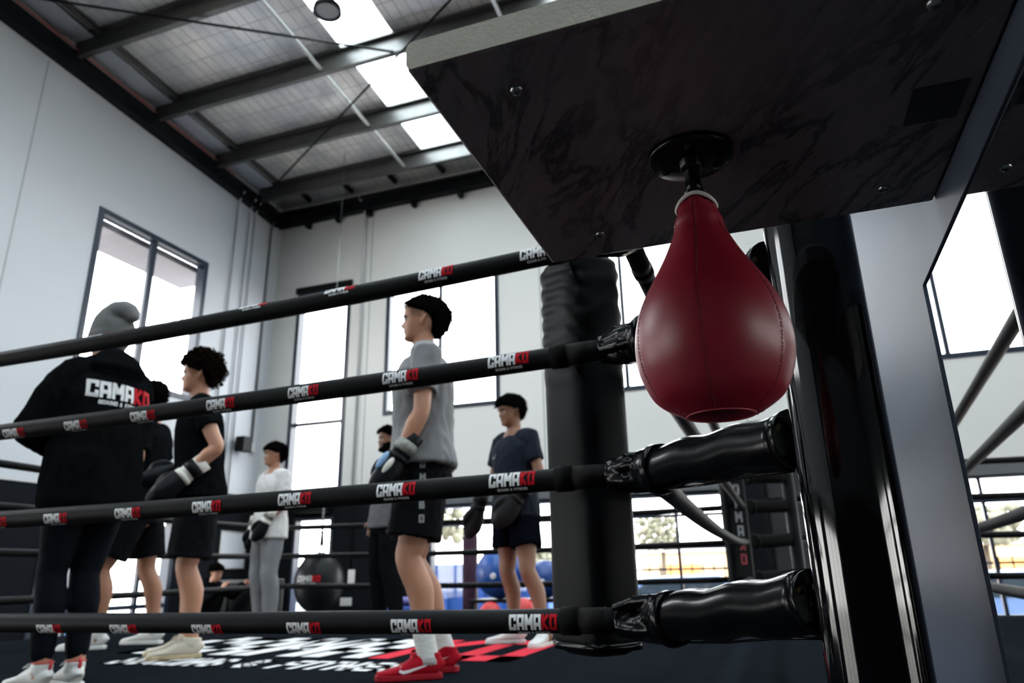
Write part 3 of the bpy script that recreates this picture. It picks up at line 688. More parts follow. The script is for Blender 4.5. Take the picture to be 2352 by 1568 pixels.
# ================================================================== SPEED BAG RIG
marble = bpy.data.materials.new('marble laminate'); marble.use_nodes = True
N = marble.node_tree.nodes; l = marble.node_tree.links; bs = N['Principled BSDF']; bs.inputs['Roughness'].default_value = .38
t_ = N.new('ShaderNodeTexCoord'); mr = N.new('ShaderNodeMapping'); mr.inputs['Rotation'].default_value = (0, 0, math.radians(-118)); l.new(t_.outputs['Object'], mr.inputs[0])
mp = N.new('ShaderNodeMapping'); mp.inputs['Scale'].default_value = (1.5, 4.6, 1); l.new(mr.outputs[0], mp.inputs[0])
n1 = N.new('ShaderNodeTexNoise'); n1.inputs['Scale'].default_value = 2.3; n1.inputs['Detail'].default_value = 9; n1.inputs['Roughness'].default_value = .62; n1.inputs['Distortion'].default_value = .45
l.new(mp.outputs[0], n1.inputs[0])
a1 = N.new('ShaderNodeMath'); a1.operation = 'SUBTRACT'; a1.inputs[1].default_value = .5; l.new(n1.outputs[0], a1.inputs[0])
a2 = N.new('ShaderNodeMath'); a2.operation = 'ABSOLUTE'; l.new(a1.outputs[0], a2.inputs[0])
cr = N.new('ShaderNodeValToRGB'); e = cr.color_ramp.elements; e[0].position = 0; e[0].color = (.02, .018, .02, 1); e[1].position = .035; e[1].color = (.185, .16, .172, 1)
l.new(a2.outputs[0], cr.inputs[0])
n3 = N.new('ShaderNodeTexNoise'); n3.inputs['Scale'].default_value = 2.2; n3.inputs['Detail'].default_value = 3; l.new(t_.outputs['Object'], n3.inputs[0])
c3 = N.new('ShaderNodeValToRGB'); c3.color_ramp.elements[0].position = .50; c3.color_ramp.elements[0].color = (0, 0, 0, 1); c3.color_ramp.elements[1].position = .68; c3.color_ramp.elements[1].color = (1, 1, 1, 1); l.new(n3.outputs[0], c3.inputs[0])
mx = N.new('ShaderNodeMix'); mx.data_type = 'RGBA'; l.new(c3.outputs[0], mx.inputs[0]); mx.inputs[7].default_value = (.185, .16, .172, 1); l.new(cr.outputs[0], mx.inputs[6])
n4 = N.new('ShaderNodeTexNoise'); n4.inputs['Scale'].default_value = 14; n4.inputs['Detail'].default_value = 6; l.new(mp.outputs[0], n4.inputs[0])
v4 = N.new('ShaderNodeMapRange'); v4.inputs[1].default_value = .3; v4.inputs[2].default_value = .7; v4.inputs[3].default_value = .8; v4.inputs[4].default_value = 1.12; l.new(n4.outputs[0], v4.inputs[0])
sc = N.new('ShaderNodeVectorMath'); sc.operation = 'SCALE'; l.new(mx.outputs[2], sc.inputs[0]); l.new(v4.outputs[0], sc.inputs['Scale']); l.new(sc.outputs[0], bs.inputs['Base Color'])
edge_m = mat('board edge band', (.30, .275, .225), .7, bump=.15, bscale=300, var=.12, vscale=30)
ZP = .925
def board(x0, x1, y0, y1, lab):
    t = thing('speed_bag_board', ((x0 + x1) / 2, (y0 + y1) / 2, ZP), lab, 'board')
    mb = MB(); r = .006
    mb.box((x0, y0, ZP), (x1, y1, ZP + .032)); mb.build('marble_panel', marble, t, bevel=.0035)
    mb = MB(); pl = []
    for cx, cz, a0 in ((x1 - .0075, ZP + .0245, 0), (x0 + .0075, ZP + .0245, 90), (x0 + .0075, ZP + .0075, 180), (x1 - .0075, ZP + .0075, 270)):
        for q in range(6): an = math.radians(a0 + q * 18); pl.append((cx + .0075 * math.cos(an), cz + .0075 * math.sin(an)))
    mb.prism(pl, 1, y0 - .0016, y0 - .0001); mb.build('edge_band', edge_m, t)
    return t
def screws(t, L):
    for (x, y) in L:
        mb = MB(); mb.lathe([(.001, -.0045), (.004, -.0042), (.0065, -.002), (.0072, 0), (.0072, .001)], (x, y, ZP), 20)
        mb.box((x - .0035, y - .0006, ZP - .0049), (x + .0035, y + .0006, ZP - .0042)); mb.box((x - .0006, y - .0035, ZP - .0049), (x + .0006, y + .0035, ZP - .0042))
        mb.build('screw', steel_dk, t)
def plate_label(t, x0, x1, y0, y1):
    mb = MB(); mb.box((x0, y0, ZP - .0012), (x1, y1, ZP - .0001)); o = mb.build('sticker', mat('black sticker', (.012, .012, .014), .35), t)
    mb = MB(); w_ = (y1 - y0)
    for i, tx in enumerate(['CAMA', 'KO', 'BOXING']):
        put_text(mb, tx, lambda u, v: Vector((x0 + .012 + i * .011 + v, y0 + .012 + u, ZP - .0016)), .006, 0, 0, 0, nu=1, nv=1)
    mb.build('sticker_print', mat('dim grey print', (.05, .05, .055), .6), o)
B1 = board(-.2845, .2535, .512, 1.004, 'dark marble patterned board above the red speed bag')
screws(B1, [(-.194, .578), (-.189, .93), (.186, .94), (.186, .60)]); plate_label(B1, .188, .240, .726, .794)
B2 = board(.2885, .83, .512, 1.004, 'second marble patterned board at the top right corner')
screws(B2, [(.322, .939), (.32, .58)]); plate_label(B2, .296, .348, .726, .794)
t = thing('bag_rig_frame', (.27, 1.48, -1.0), 'grey flat steel upright and arm carrying the two marble boards', 'frame')
prof = [(1.16, -1.0), (1.80, -1.0), (1.80, 1.36), (1.6, 1.42), (.10, 1.06), (.10, .905), (1.16, .861)]
mb = MB(); mb.prism(prof, 0, .2545, .2605); mb.build('upright', rig_grey, t, bevel=.001)
mb = MB()
for y in (.6, .94): mb.box((-.02, y - .02, ZP + .0325), (.56, y + .02, ZP + .04))
mb.build('board_bracket', rig_grey, t)
# swivel ----------------------------------------------------------
BX, BY = -.0425, .765
t = thing('bag_swivel', (BX, BY, ZP), 'round black swivel plate under the marble board', 'swivel')
black_gl = mat('black enamel', (.003, .003, .0035), .25, spec=.2)
mb = MB(); mb.lathe([(.001, -.009), (.02, -.010), (.046, -.0085), (.0495, -.006), (.0495, 0), (.001, 0)], (BX, BY, ZP), 56); mb.build('plate', black_gl, t)
mb = MB(); mb.lathe([(.015, -.009), (.014, -.017), (.011, -.022), (.001, -.023)], (BX, BY, ZP), 32); mb.build('socket', black_gl, t)
for a in range(3):
    an = 2 * PI * a / 3 + .6; mb = MB(); mb.lathe([(.001, -.0125), (.004, -.012), (.0055, -.0095)], (BX + .034 * math.cos(an), BY + .034 * math.sin(an), ZP), 12); mb.build('bolt', black_gl, t)
mb = MB(); mb.lathe([(.0095, -.018), (.0085, -.034), (.0095, -.040), (.0085, -.050), (.001, -.051)], (BX, BY + .002, ZP), 24); mb.build('stem', black_gl, t)
# red speed bag ---------------------------------------------------
BB = Vector((-.043, .823, .622)); BT = .246
# axis leans slightly: top at (BX,BY)
leather = mat('red leather', (.20, .004, .016), .41, bump=.035, bscale=700, var=.06, vscale=12, spec=.52)
hole_r = .0355
prof = [(.012, .020), (.026, .010), (.033, .004), (hole_r, .0015), (.040, .0005), (.047, .0035), (.060, .0105), (.0725, .0205), (.0805, .0345), (.0870, .053), (.0892, .074), (.0875, .094), (.0825, .113), (.0745, .131), (.0640, .149), (.053, .166), (.0435, .182), (.0360, .197), (.030, .211), (.0275, .223), (.0235, .234), (.0215, .2435)]
# resample smooth
def crm(P, k=4):
    out = []
    for i in range(len(P) - 1):
        p0 = P[max(i - 1, 0)]; p1 = P[i]; p2 = P[i + 1]; p3 = P[min(i + 2, len(P) - 1)]
        for j in range(k):
            t = j / k
            out.append(tuple(.5 * ((2 * b) + (-a + c) * t + (2 * a - 5 * b + 4 * c - d) * t * t + (-a + 3 * b - 3 * c + d) * t ** 3) for a, b, c, d in zip(p0, p1, p2, p3)))
    out.append(tuple(P[-1])); return out
prof = [(r_ * .985, z_) for r_, z_ in crm(prof)]
lean = Matrix.Translation(BB) @ Matrix.Rotation(math.atan2(.055, .246) * 0 + .0, 4, 'Z')
def axis(z):  # centre line: bag hangs at a slight angle toward the rope
    f = z / BT; return Vector((BB.x + (BX - BB.x) * f, BB.y + (BY + .012 - BB.y) * f, BB.z + z))
SEAMS = [math.radians(a) for a in (-103, -33, 37, 107, 177, 197 + 50)]
SEAMS = [math.radians(-93 + 60 * i) for i in range(6)]
rad_at = {}
def sstep_(a, b, x):
    t = max(0, min(1, (x - a) / (b - a))); return t * t * (3 - 2 * t)
def bag_pt(a, r, z):
    dent = 0
    for s in SEAMS:
        da = abs((a - s + PI) % (2 * PI) - PI); dent = max(dent, math.exp(-(da * max(r, .02) / .0013) ** 2))
    rr = r - .0007 * dent * (1 if z > .006 else 0)
    wr = 0
    if z > .19:
        k = min(1, (z - .19) / .05); wr = k * (.0022 * noise.noise(Vector((a * 1.6, z * 60, 3))) + .0010 * math.sin(a * 5 + z * 90))
    c = axis(z); return c + Vector(((rr + wr) * math.cos(a), (rr + wr) * math.sin(a), -.0048 * math.cos(2 * a) * sstep_(.215, .243, z)))
t = thing('speed_bag', BB, 'red leather teardrop speed bag hanging under the marble board', 'speed bag')
mb = MB(); nA = 288; vs = []
for (r, z) in prof:
    for k in range(nA): vs.append(bag_pt(2 * PI * k / nA, r, z))
fs = [(i * nA + k, i * nA + (k + 1) % nA, (i + 1) * nA + (k + 1) % nA, (i + 1) * nA + k) for i in range(len(prof) - 1) for k in range(nA)]
mb.add(vs, fs); mb.build('leather_shell', leather, t)
mb = MB(); mb.lathe([(.001, .024), (.014, .0225), (.024, .015)], BB, 32); label_part(mb.build('bladder', mat('dark red inner', (.03, .004, .006), .5), t), 'dark red inner bladder in the bottom opening')
mb = MB(); mb.tube([axis(.0008) + Vector((hole_r * 1.06 * math.cos(a) , hole_r * 1.06 * math.sin(a), -.0005)) for a in [2 * PI * i / 64 for i in range(64)]], .0011, 8, closed=True)
label_part(mb.build('opening_rim', mat('pink cut edge', (.42, .05, .07), .6), t), 'pinkish cut edge')
for s in SEAMS:
    mb = MB(); L = 0; last = None
    for (r, z) in crm(prof[16:], 3):
        p = bag_pt(s, r, z) + Vector((math.cos(s), math.sin(s), 0)) * .0006
        if last is not None:
            L += (p - last).length
            if int(L / .0042) != int((L - (p - last).length) / .0042):
                d = (p - last).normalized(); tn = Vector((-math.sin(s), math.cos(s), 0))
                mb.tube([p - d * .0011 + tn * .0009, p + d * .0011 - tn * .0009], [.00036] * 2, 6)
        last = p
    mb.build('seam_stitching', mat('dark red thread', (.07, .008, .008), .6), t)
mb = MB(); P = []
for i in range(64):
    a = 2 * PI * i / 64; c = axis(.2435)
    P.append(c + Vector((.0225 * math.cos(a), .0225 * math.sin(a), -.0048 * math.cos(2 * a) - .001)))
mb.tube(P, .0024, 10, closed=True); label_part(mb.build('neck_piping', mat('white piping', (.62, .60, .58), .5), t), 'white piping round the neck')
mb = MB(); c = axis(.2435); mb.lathe([(.0205, -.004), (.016, .004), (.0115, .012), (.0100, .020), (.001, .022)], c, 24); mb.build('hanger_loop', black_gl, t)
mb = MB(); mb.tube([c + Vector((-.008, -.0125, .001)), c + Vector((-.010, -.016, .009)), c + Vector((-.004, -.013, .013))], .0012, 8); mb.build('lace', mat('white lace', (.5, .5, .5), .6), t)

# ================================================================== GYM EQUIPMENT BEHIND THE RING
t = thing('heavy_bag', (-5.93, 8.7, -.14), 'round black heavy bag hanging by the narrow glass door', 'punching bag')
bc = Vector((-5.93, 8.7, .36)); mb = MB(); R_ = .335
mb.lathe([(R_ * math.cos(a) * 1.0, .40 * math.sin(a) * (1 if abs(a) < 2 else 1)) for a in [(-PI / 2 + .01) + (PI - .02) * i / 24 for i in range(25)]], bc, 40); mb.build('shell', mat('heavy bag leather', (.006, .0065, .008), .38, spec=.15), t)
for a in (.4, 2.0, 3.6, 5.2):
    mb = MB(); mb.bar(bc + Vector((.27 * math.cos(a), .27 * math.sin(a), .22)), bc + Vector((0, 0, .70)), .03, .008); mb.build('strap', rubber, t)
mb = MB(); mb.tube([bc + Vector((0, 0, .69)), bc + Vector((0, 0, 1.2))], .012, 8); mb.tube([bc + Vector((0, 0, 1.18)), Vector((bc.x, bc.y, zroof(8.7) - .2))], .006, 6); mb.build('chain', steel_dk, t)
mb = MB()
def onbag(u, v):
    a = -PI / 2 + .12 + u / R_; q = math.asin(max(-1, min(1, v / .40))); r = R_ * math.cos(q) + .004
    return bc + Vector((r * math.cos(a), r * math.sin(a), v))
logo(mb, lambda u, v: onbag(u, v + .02), .075, n=2); mb.build('logo_print', [mat('grey print', (.35, .35, .36), .6), red_ink], t)
# dark machine at the right, seen between sleeve and post
dk = mat('dark machine panel', (.022, .022, .024), .45)
t = thing('storage_rack', (.36, 9.0, -1), 'black equipment rack behind the far right ring corner', 'rack')
for i, (z0, z1) in enumerate(((-.9, .25), (.30, .72), (.76, 1.14), (1.18, 1.52))):
    mb = MB(); mb.box((-.05, 8.75, z0), (.82, 9.3, z1)); mb.build('box_panel', dk, t, bevel=.015)
for x in (-.13, .86):
    mb = MB(); mb.box((x, 8.7, -1), (x + .05, 9.35, 1.6)); mb.build('rack_post', black_steel, t)
mb = MB(); mb.box((-.13, 8.7, 1.55), (.91, 9.35, 1.6)); mb.build('top_shelf', black_steel, t)
t = thing('black_cabinet', (-7.5, 9.0, -1), 'black cabinet by the left wall below the whiteboard', 'cabinet')
mb = MB(); mb.box((-7.95, 8.75, -1), (-6.95, 9.3, .42)); mb.build('body', dk, t, bevel=.01)
for x in (-7.93, -7.43):
    mb = MB(); mb.box((x, 8.73, -.95), (x + .46, 8.75, .38)); d_ = mb.build('door', black_steel, t)
    mb = MB(); mb.box((x + .36, 8.71, -.3), (x + .38, 8.73, -.1)); mb.build('handle', steel_dk, d_)
mb = MB(); mb.box((-7.78, 8.722, .30), (-7.52, 8.729, .36)); mb.build('badge', mat('pale badge', (.3, .32, .33), .5), t)
for (x, y, z, r, c_, lab) in ((-3.27, 8.62, .44, .30, (.01, .07, .30), 'blue exercise ball behind the navy shirted man, the left one'), (-2.72, 8.72, .36, .22, (.01, .05, .22), 'darker blue exercise ball between the legs of the navy shirted man')):
    t = thing('exercise_ball', (x, y, z - r), lab, 'ball'); mb = MB(); mb.ball((x, y, z), r, 32, 20); mb.build('shell', mat('ball ' + str(r), c_, .35), t)
    mb = MB(); mb.ball((x + .02, y - r + .005, z - .03), (.04, .008, .04), 12, 8); mb.build('valve_patch', mat('pale patch', (.6, .6, .65), .5), t)
t = thing('ball_rack', (-3.0, 8.7, -1), 'black low rack holding the exercise balls', 'rack')
mb = MB(); mb.box((-3.62, 8.45, .10), (-2.35, 8.95, .14)); mb.build('shelf', black_steel, t)
for x in (-3.60, -2.40):
    for y in (8.47, 8.9): mb = MB(); mb.box((x, y, -1), (x + .04, y + .04, .10)); mb.build('leg', black_steel, t)
for (x, y, r, lab) in ((-3.24, 8.2, .13, 'red ball behind the navy shirted man, left of his leg'), (-2.84, 8.2, .15, 'red ball behind the navy shirted man, by the corner pad')):
    mb = MB(); mb.ball((x, y, -.134 + r), r, 24, 16); tag(mb.build('medicine_ball', mat('red rubber', (.55, .02, .02), .4)), lab, 'ball')
t = thing('ball_shelf', (-3.0, 8.2, -1), 'low black shelf carrying the red balls', 'shelf')
mb = MB(); mb.box((-3.4, 8.0, -.17), (-2.6, 8.40, -.135)); mb.build('board', black_steel, t)
for x in (-3.38, -2.66): mb = MB(); mb.box((x, 8.02, -1), (x + .04, 8.38, -.17)); mb.build('leg', black_steel, t)
for k in range(4):
    z = -.17 + k * .085; mb = MB(); mb.lathe([(.001, 0), (.30, 0), (.33, .02), (.33, .06), (.30, .08), (.001, .08)], (-4.62, 8.6, z), 28)
    tag(mb.build('balance_cushion', mat('purple foam' if k % 2 else 'blue foam', (.10, .09, .30) if k % 2 else (.03, .08, .35), .5)), '%s round blue cushion of the stack behind the bearded man' % ['lowest', 'second lowest', 'second highest', 'topmost'][k], 'cushion', 'stacked cushions')
mb = MB(); mb.box((-4.95, 8.3, -1), (-4.3, 8.9, -.17)); tag(mb.build('plyo_box', dk, bevel=.01), 'dark box under the stack of round blue cushions', 'box')
t = thing('free_standing_bag', (-3.79, 8.9, -1), 'slim black and red standing bag behind the tall man', 'punching bag')
mb = MB(); mb.lathe([(.001, -1), (.26, -1), (.26, -.75), (.08, -.7)], (-3.79, 8.9, 0), 24); mb.build('base', black_steel, t)
mb = MB(); mb.lathe([(.08, -.7), (.10, -.6), (.10, .9), (.001, .93)], (-3.79, 8.9, 0), 24); mb.build('column', mat('dark plum vinyl', (.03, .010, .022), .5, spec=.1), t)
# ================================================================== PEOPLE
# ---- head -------------------------------------------------------
HZ = [0, .008, .018, .030, .042, .052, .060, .068, .078, .090, .105, .120, .134, .150, .168, .186, .203, .217, .228, .234]
HF = [.054, .082, .091, .088, .087, .088, .090, .089, .088, .088, .086, .087, .093, .094, .092, .085, .070, .050, .025, .004]
HB = [.000, -.01, -.015, -.022, -.035, -.05, -.060, -.070, -.080, -.090, -.098, -.104, -.108, -.110, -.108, -.100, -.085, -.065, -.038, -.01]
HW = [.018, .034, .043, .050, .055, .058, .060, .0625, .065, .068, .071, .073, .075, .077, .077, .073, .063, .049, .028, .006]
def interp(T, z):
    if z <= HZ[0]: return T[0]
    for i in range(len(HZ) - 1):
        if z <= HZ[i + 1]:
            f = (z - HZ[i]) / (HZ[i + 1] - HZ[i]); return T[i] * (1 - f) + T[i + 1] * f
    return T[-1]
def head_pt(phi, z, nose=1.0):
    """phi 0 = front, pi = back"""
    F, B, W = interp(HF, z), interp(HB, z), interp(HW, z)
    yc = (F + B) / 2 * .3; c, s = math.cos(phi), math.sin(phi)
    pw = .82 if c > 0 else .95
    y = yc + (F - yc) * (c ** pw) if c > 0 else yc + (B - yc) * (-c) ** pw * -1 * -1
    x = W * math.copysign(abs(s) ** .9, s)
    if c > 0:
        # nose
        if .070 < z < .122:
            h = (.122 - z) / .038 if z > .084 else (z - .070) / .014
            h = max(0, min(1, h)); sg = .0075 + .006 * max(0, min(1, (.11 - z) / .03))
            y += nose * .025 * h ** .85 * math.exp(-(x / sg) ** 2)
        for sx_ in (-1, 1):
            y -= .0115 * math.exp(-((x - sx_ * .030) / .013) ** 2 - ((z - .113) / .009) ** 2)
            y += .0045 * math.exp(-((x - sx_ * .028) / .020) ** 2 - ((z - .131) / .006) ** 2)
            y += .004 * math.exp(-((x - sx_ * .044) / .014) ** 2 - ((z - .090) / .014) ** 2)
        y += .0055 * math.exp(-(x / .020) ** 2) * (math.exp(-((z - .059) / .0035) ** 2) + math.exp(-((z - .0475) / .004) ** 2))
        y -= .0045 * math.exp(-(x / .022) ** 2 - ((z - .0535) / .0022) ** 2)
        y -= .003 * math.exp(-(x / .022) ** 2 - ((z - .036) / .006) ** 2)
    return Vector((x, y, z))
def head_grid(fn, nz=64, na=64, z0=0., z1=.2339):
    mb = MB(); vs = []
    for i in range(nz + 1):
        z = z0 + (z1 - z0) * i / nz
        for k in range(na): vs.append(fn(2 * PI * k / na, z))
    fs = [(i * na + k, i * na + (k + 1) % na, (i + 1) * na + (k + 1) % na, (i + 1) * na + k) for i in range(nz) for k in range(na)]
    fs += [list(range(na))[::-1], [nz * na + k for k in range(na)]]
    mb.add(vs, fs); return mb
def sstep(a, b, x):
    t = max(0, min(1, (x - a) / (b - a))); return t * t * (3 - 2 * t)
def hair_mesh(style, seed=0):
    """thickened shell above a hairline"""
    def line(phi):
        a = abs((phi + PI) % (2 * PI) - PI)  # 0 front .. pi back
        if style == 'mid': K = [(0, .190), (.45, .186), (.8, .172), (1.15, .160), (1.5, .150), (1.85, .130), (2.2, .080), (2.6, .050), (PI, .038)]
        elif style == 'fade': K = [(0, .180), (.5, .178), (.85, .165), (1.2, .150), (1.6, .140), (2.0, .125), (2.4, .10), (PI, .085)]
        elif style == 'bowl': K = [(0, .158), (.5, .158), (.9, .150), (1.3, .138), (1.6, .122), (1.9, .095), (2.3, .065), (PI, .05)]
        else: K = [(0, .170), (.5, .168), (.9, .152), (1.25, .135), (1.6, .120), (1.9, .09), (2.3, .06), (PI, .045)]
        for (p, q), (r, s) in zip(K, K[1:]):
            if a <= r: return q + (s - q) * (a - p) / (r - p)
        return K[-1][1]
    T = {'mid': .020, 'fade': .016, 'bowl': .020, 'curly': .018, 'beanie': .010}[style]
    def fn(phi, z):
        p = head_pt(phi, max(0, z), 0); c = Vector((0, -.005, .125)); d = (p - c).normalized()
        a = abs((phi + PI) % (2 * PI) - PI)
        k = sstep(line(phi) - .004, line(phi) + .010, z)
        t = T * (.75 + .5 * sstep(1.6, 2.6, a))
        if style == 'mid': t = T * (.55 + 1.35 * sstep(1.7, 2.6, a) * sstep(.035, .07, z) * (1 - .6 * sstep(.12, .23, z))) + .004
        if style == 'fade': t = .004 + T * sstep(.15, .19, z) * (1.2 - .6 * sstep(1, 3, a))
        if style == 'bowl' and a < 1: t += .004
        t += .0036 * noise.noise(Vector((math.sin(phi) * 22 + seed, math.cos(phi) * 22, z * 50))) + .001 * math.sin(phi * 40 + z * 200)
        return p + d * (t * k - .004 * (1 - k))
    mb = head_grid(fn, 72, 96, .02, .2339); 
    return mb
def eye_parts(root, Mh, xf, brow_m, skin):
    wm = mat('eye white', (.45, .42, .40), .3); im = mat('iris', (.03, .015, .008), .2)
    for sx_ in (-1, 1):
        mb = MB(); mb.ball((0, 0, 0), .0108, 14, 10); e = mb.build('eye', wm, root, local=True, xf=xf @ Mh @ Matrix.Translation((sx_ * .030, .0725, .1125)))
        mb = MB(); mb.ball((0, .0072, -.0005), (.0048, .004, .0048), 10, 8); b = mb.build('iris', im, e, local=True, xf=xf @ Mh @ Matrix.Translation((sx_ * .030, .0725, .1125)))
        b.parent = e
        mb = MB(); mb.tube([head_pt(sx_ * q, zz, 0) + Vector((0, .001, 0)) for q, zz in ((.13, .128), (.26, .132), (.42, .1325), (.56, .127))], [.0022, .0036, .0033, .0015], 8, rounded=True)
        mb.build('eyebrow', brow_m, root, local=True, xf=xf @ Mh)
        mb = MB(); mb.tube([(sx_ * .019, .0795, .1145), (sx_ * .026, .0835, .1185), (sx_ * .034, .0815, .1185), (sx_ * .042, .0745, .1145)], [.0012, .0018, .0018, .001], 8, rounded=True)
        mb.build('eyelash', brow_m, root, local=True, xf=xf @ Mh)
def limb(mb, P, R, n=20, **k):
    P = [Vector(p) for p in P]; C = []; RR = []
    for i in range(len(P) - 1):
        p0 = P[max(i - 1, 0)]; p1 = P[i]; p2 = P[i + 1]; p3 = P[min(i + 2, len(P) - 1)]
        for j in range(4):
            t = j / 4
            C.append(.5 * ((2 * p1) + (p2 - p0) * t + (2 * p0 - 5 * p1 + 4 * p2 - p3) * t * t + (3 * p1 - p0 - 3 * p2 + p3) * t ** 3))
            a, b = R[i], R[i + 1]
            if not isinstance(a, (tuple, list)): a = (a, a)
            if not isinstance(b, (tuple, list)): b = (b, b)
            RR.append((a[0] * (1 - t) + b[0] * t, a[1] * (1 - t) + b[1] * t))
    C.append(P[-1]); RR.append(R[-1] if isinstance(R[-1], (tuple, list)) else (R[-1], R[-1]))
    mb.tube(C, RR, n, rounded=True, **k)
def mixp(a, b, t): return Vector(a).lerp(Vector(b), t)
def hand_tubes(mb, wr, d, palm_n, curl=.5, s=1.0):
    """five separate fingers of different length on a palm; d hand direction, palm_n the palm's normal"""
    wr = Vector(wr); d = Vector(d).normalized(); nrm = Vector(palm_n); nrm = (nrm - d * nrm.dot(d)).normalized(); sd = d.cross(nrm)
    mb.tube([wr - d * .01, wr + d * .03 * s, wr + d * .07 * s, wr + d * .095 * s], [(.024 * s, .018 * s), (.036 * s, .017 * s), (.041 * s, .015 * s), (.038 * s, .011 * s)], 12, up=nrm, rounded=True)
    for i, (o, L) in enumerate(((-.030, .060), (-.011, .072), (.009, .078), (.028, .070))):
        p = wr + d * .088 * s + sd * o * s; pts = [p]; dd = d.copy()
        for j, f in enumerate((.45, .32, .23)):
            dd = (dd + nrm * curl * (.5 + .25 * j)).normalized(); p = p + dd * L * f * s; pts.append(p)
        mb.tube(pts, [.0088 * s, .0085 * s, .0078 * s, .0068 * s], 8, rounded=True)
    p = wr + d * .03 * s + sd * .030 * s; q = p + (d * .6 + sd * .8).normalized() * .035 * s; r = q + (d * .9 + sd * .25 + nrm * .3).normalized() * .032 * s
    mb.tube([p - sd * .01 * s, p, q, r], [.013 * s, .0125 * s, .0105 * s, .0085 * s], 8, rounded=True)
def shoe(root, xf, M, upper_m, sole_m, lace_m=None, swoosh=None, accent=None, S=1.0, name='shoe'):
    sec = [(-.088, .020, .070), (-.080, .029, .086), (-.055, .036, .098), (-.02, .038, .100), (.02, .038, .094), (.05, .040, .080), (.085, .045, .060), (.125, .047, .050), (.158, .042, .043), (.180, .032, .038), (.190, .018, .033)]
    mb = MB(); mb.tube([(0, y, .012 + (t - .012) / 2) for y, w_, t in sec], [(w_, (t - .012) / 2) for y, w_, t in sec], 24, up=(0, 0, 1), power=.85)
    mb.tube([(0, -.03, .07), (0, -.034, .10), (0, -.036, .113)], [(.042, .052), (.042, .052), (.040, .050)], 20)
    vs, fs = blob(mb, .005, 3); mb = MB(); mb.add(vs, fs); X = xf @ M
    u = mb.build(name, upper_m, root, local=True, xf=X)
    out = [(-.094, .022), (-.085, .034), (-.05, .041), (0, .040), (.04, .041), (.09, .048), (.13, .050), (.165, .044), (.19, .030), (.198, .012)]
    poly = [(w_, y) for y, w_ in out] + [(-w_, y) for y, w_ in out[::-1]]
    mb = MB(); mb.prism(poly, 2, 0, .024); so = mb.build('sole', sole_m, u, local=True, bevel=.005, xf=X)
    if lace_m:
        mb = MB()
        for i in range(5):
            y = .025 + i * .014; z = .096 - i * .0085
            mb.tube([(-.022, y - .004, z - .006), (0, y, z + .002), (.022, y + .004, z - .006)], .0028, 6, rounded=True)
            mb.tube([(.022, y - .004, z - .006), (0, y, z + .003), (-.022, y + .004, z - .006)], .0028, 6, rounded=True)
        mb.tube([(0, .02, .102), (.022, .03, .108), (.03, .045, .095), (.008, .03, .10)], .0025, 6); mb.tube([(0, .02, .102), (-.022, .03, .108), (-.034, .045, .092), (-.008, .03, .10)], .0025, 6)
        mb.build('laces', lace_m, u, local=True, xf=X)
    if swoosh:
        bvh = BVHTree.FromPolygons([tuple(v) for v in vs], fs)
        for sx_ in (-1, 1):
            mb = MB(); top = []; bot = []
            P0 = [(-.055, .070), (-.02, .060), (.02, .052), (.055, .044), (.080, .040), (.094, .046), (.088, .056)]
            P1 = [(-.055, .070), (-.02, .056), (.02, .043), (.055, .032), (.080, .027), (.100, .036), (.091, .060)]
            for (a, b) in zip(P0, P1):
                row = []
                for j in range(4):
                    y = a[0] * (1 - j / 3) + b[0] * j / 3; z = a[1] * (1 - j / 3) + b[1] * j / 3
                    h = bvh.ray_cast(Vector((sx_ * .2, y, z)), Vector((-sx_, 0, 0))); row.append((h[0] + Vector((sx_ * .0015, 0, 0))) if h[0] else Vector((sx_ * .04, y, z)))
                top.append(row)
            vv = [p for r in top for p in r]; ff = [(i * 4 + j, i * 4 + j + 1, (i + 1) * 4 + j + 1, (i + 1) * 4 + j) for i in range(len(top) - 1) for j in range(3)]
            mb.add(vv, ff); mb.build('side_mark', swoosh, u, local=True, xf=X)
    if accent:
        mb = MB(); mb.tube([(0, -.090, .085), (0, -.094, .105), (0, -.088, .125)], [(.008, .003)] * 3, 8, rounded=True); mb.tube([(.04 * math.cos(a), -.036 + .05 * math.sin(a), .114) for a in [2 * PI * i / 24 for i in range(24)]], .003, 6, closed=True)
        mb.build('heel_tab', accent, u, local=True, xf=X)
    return u
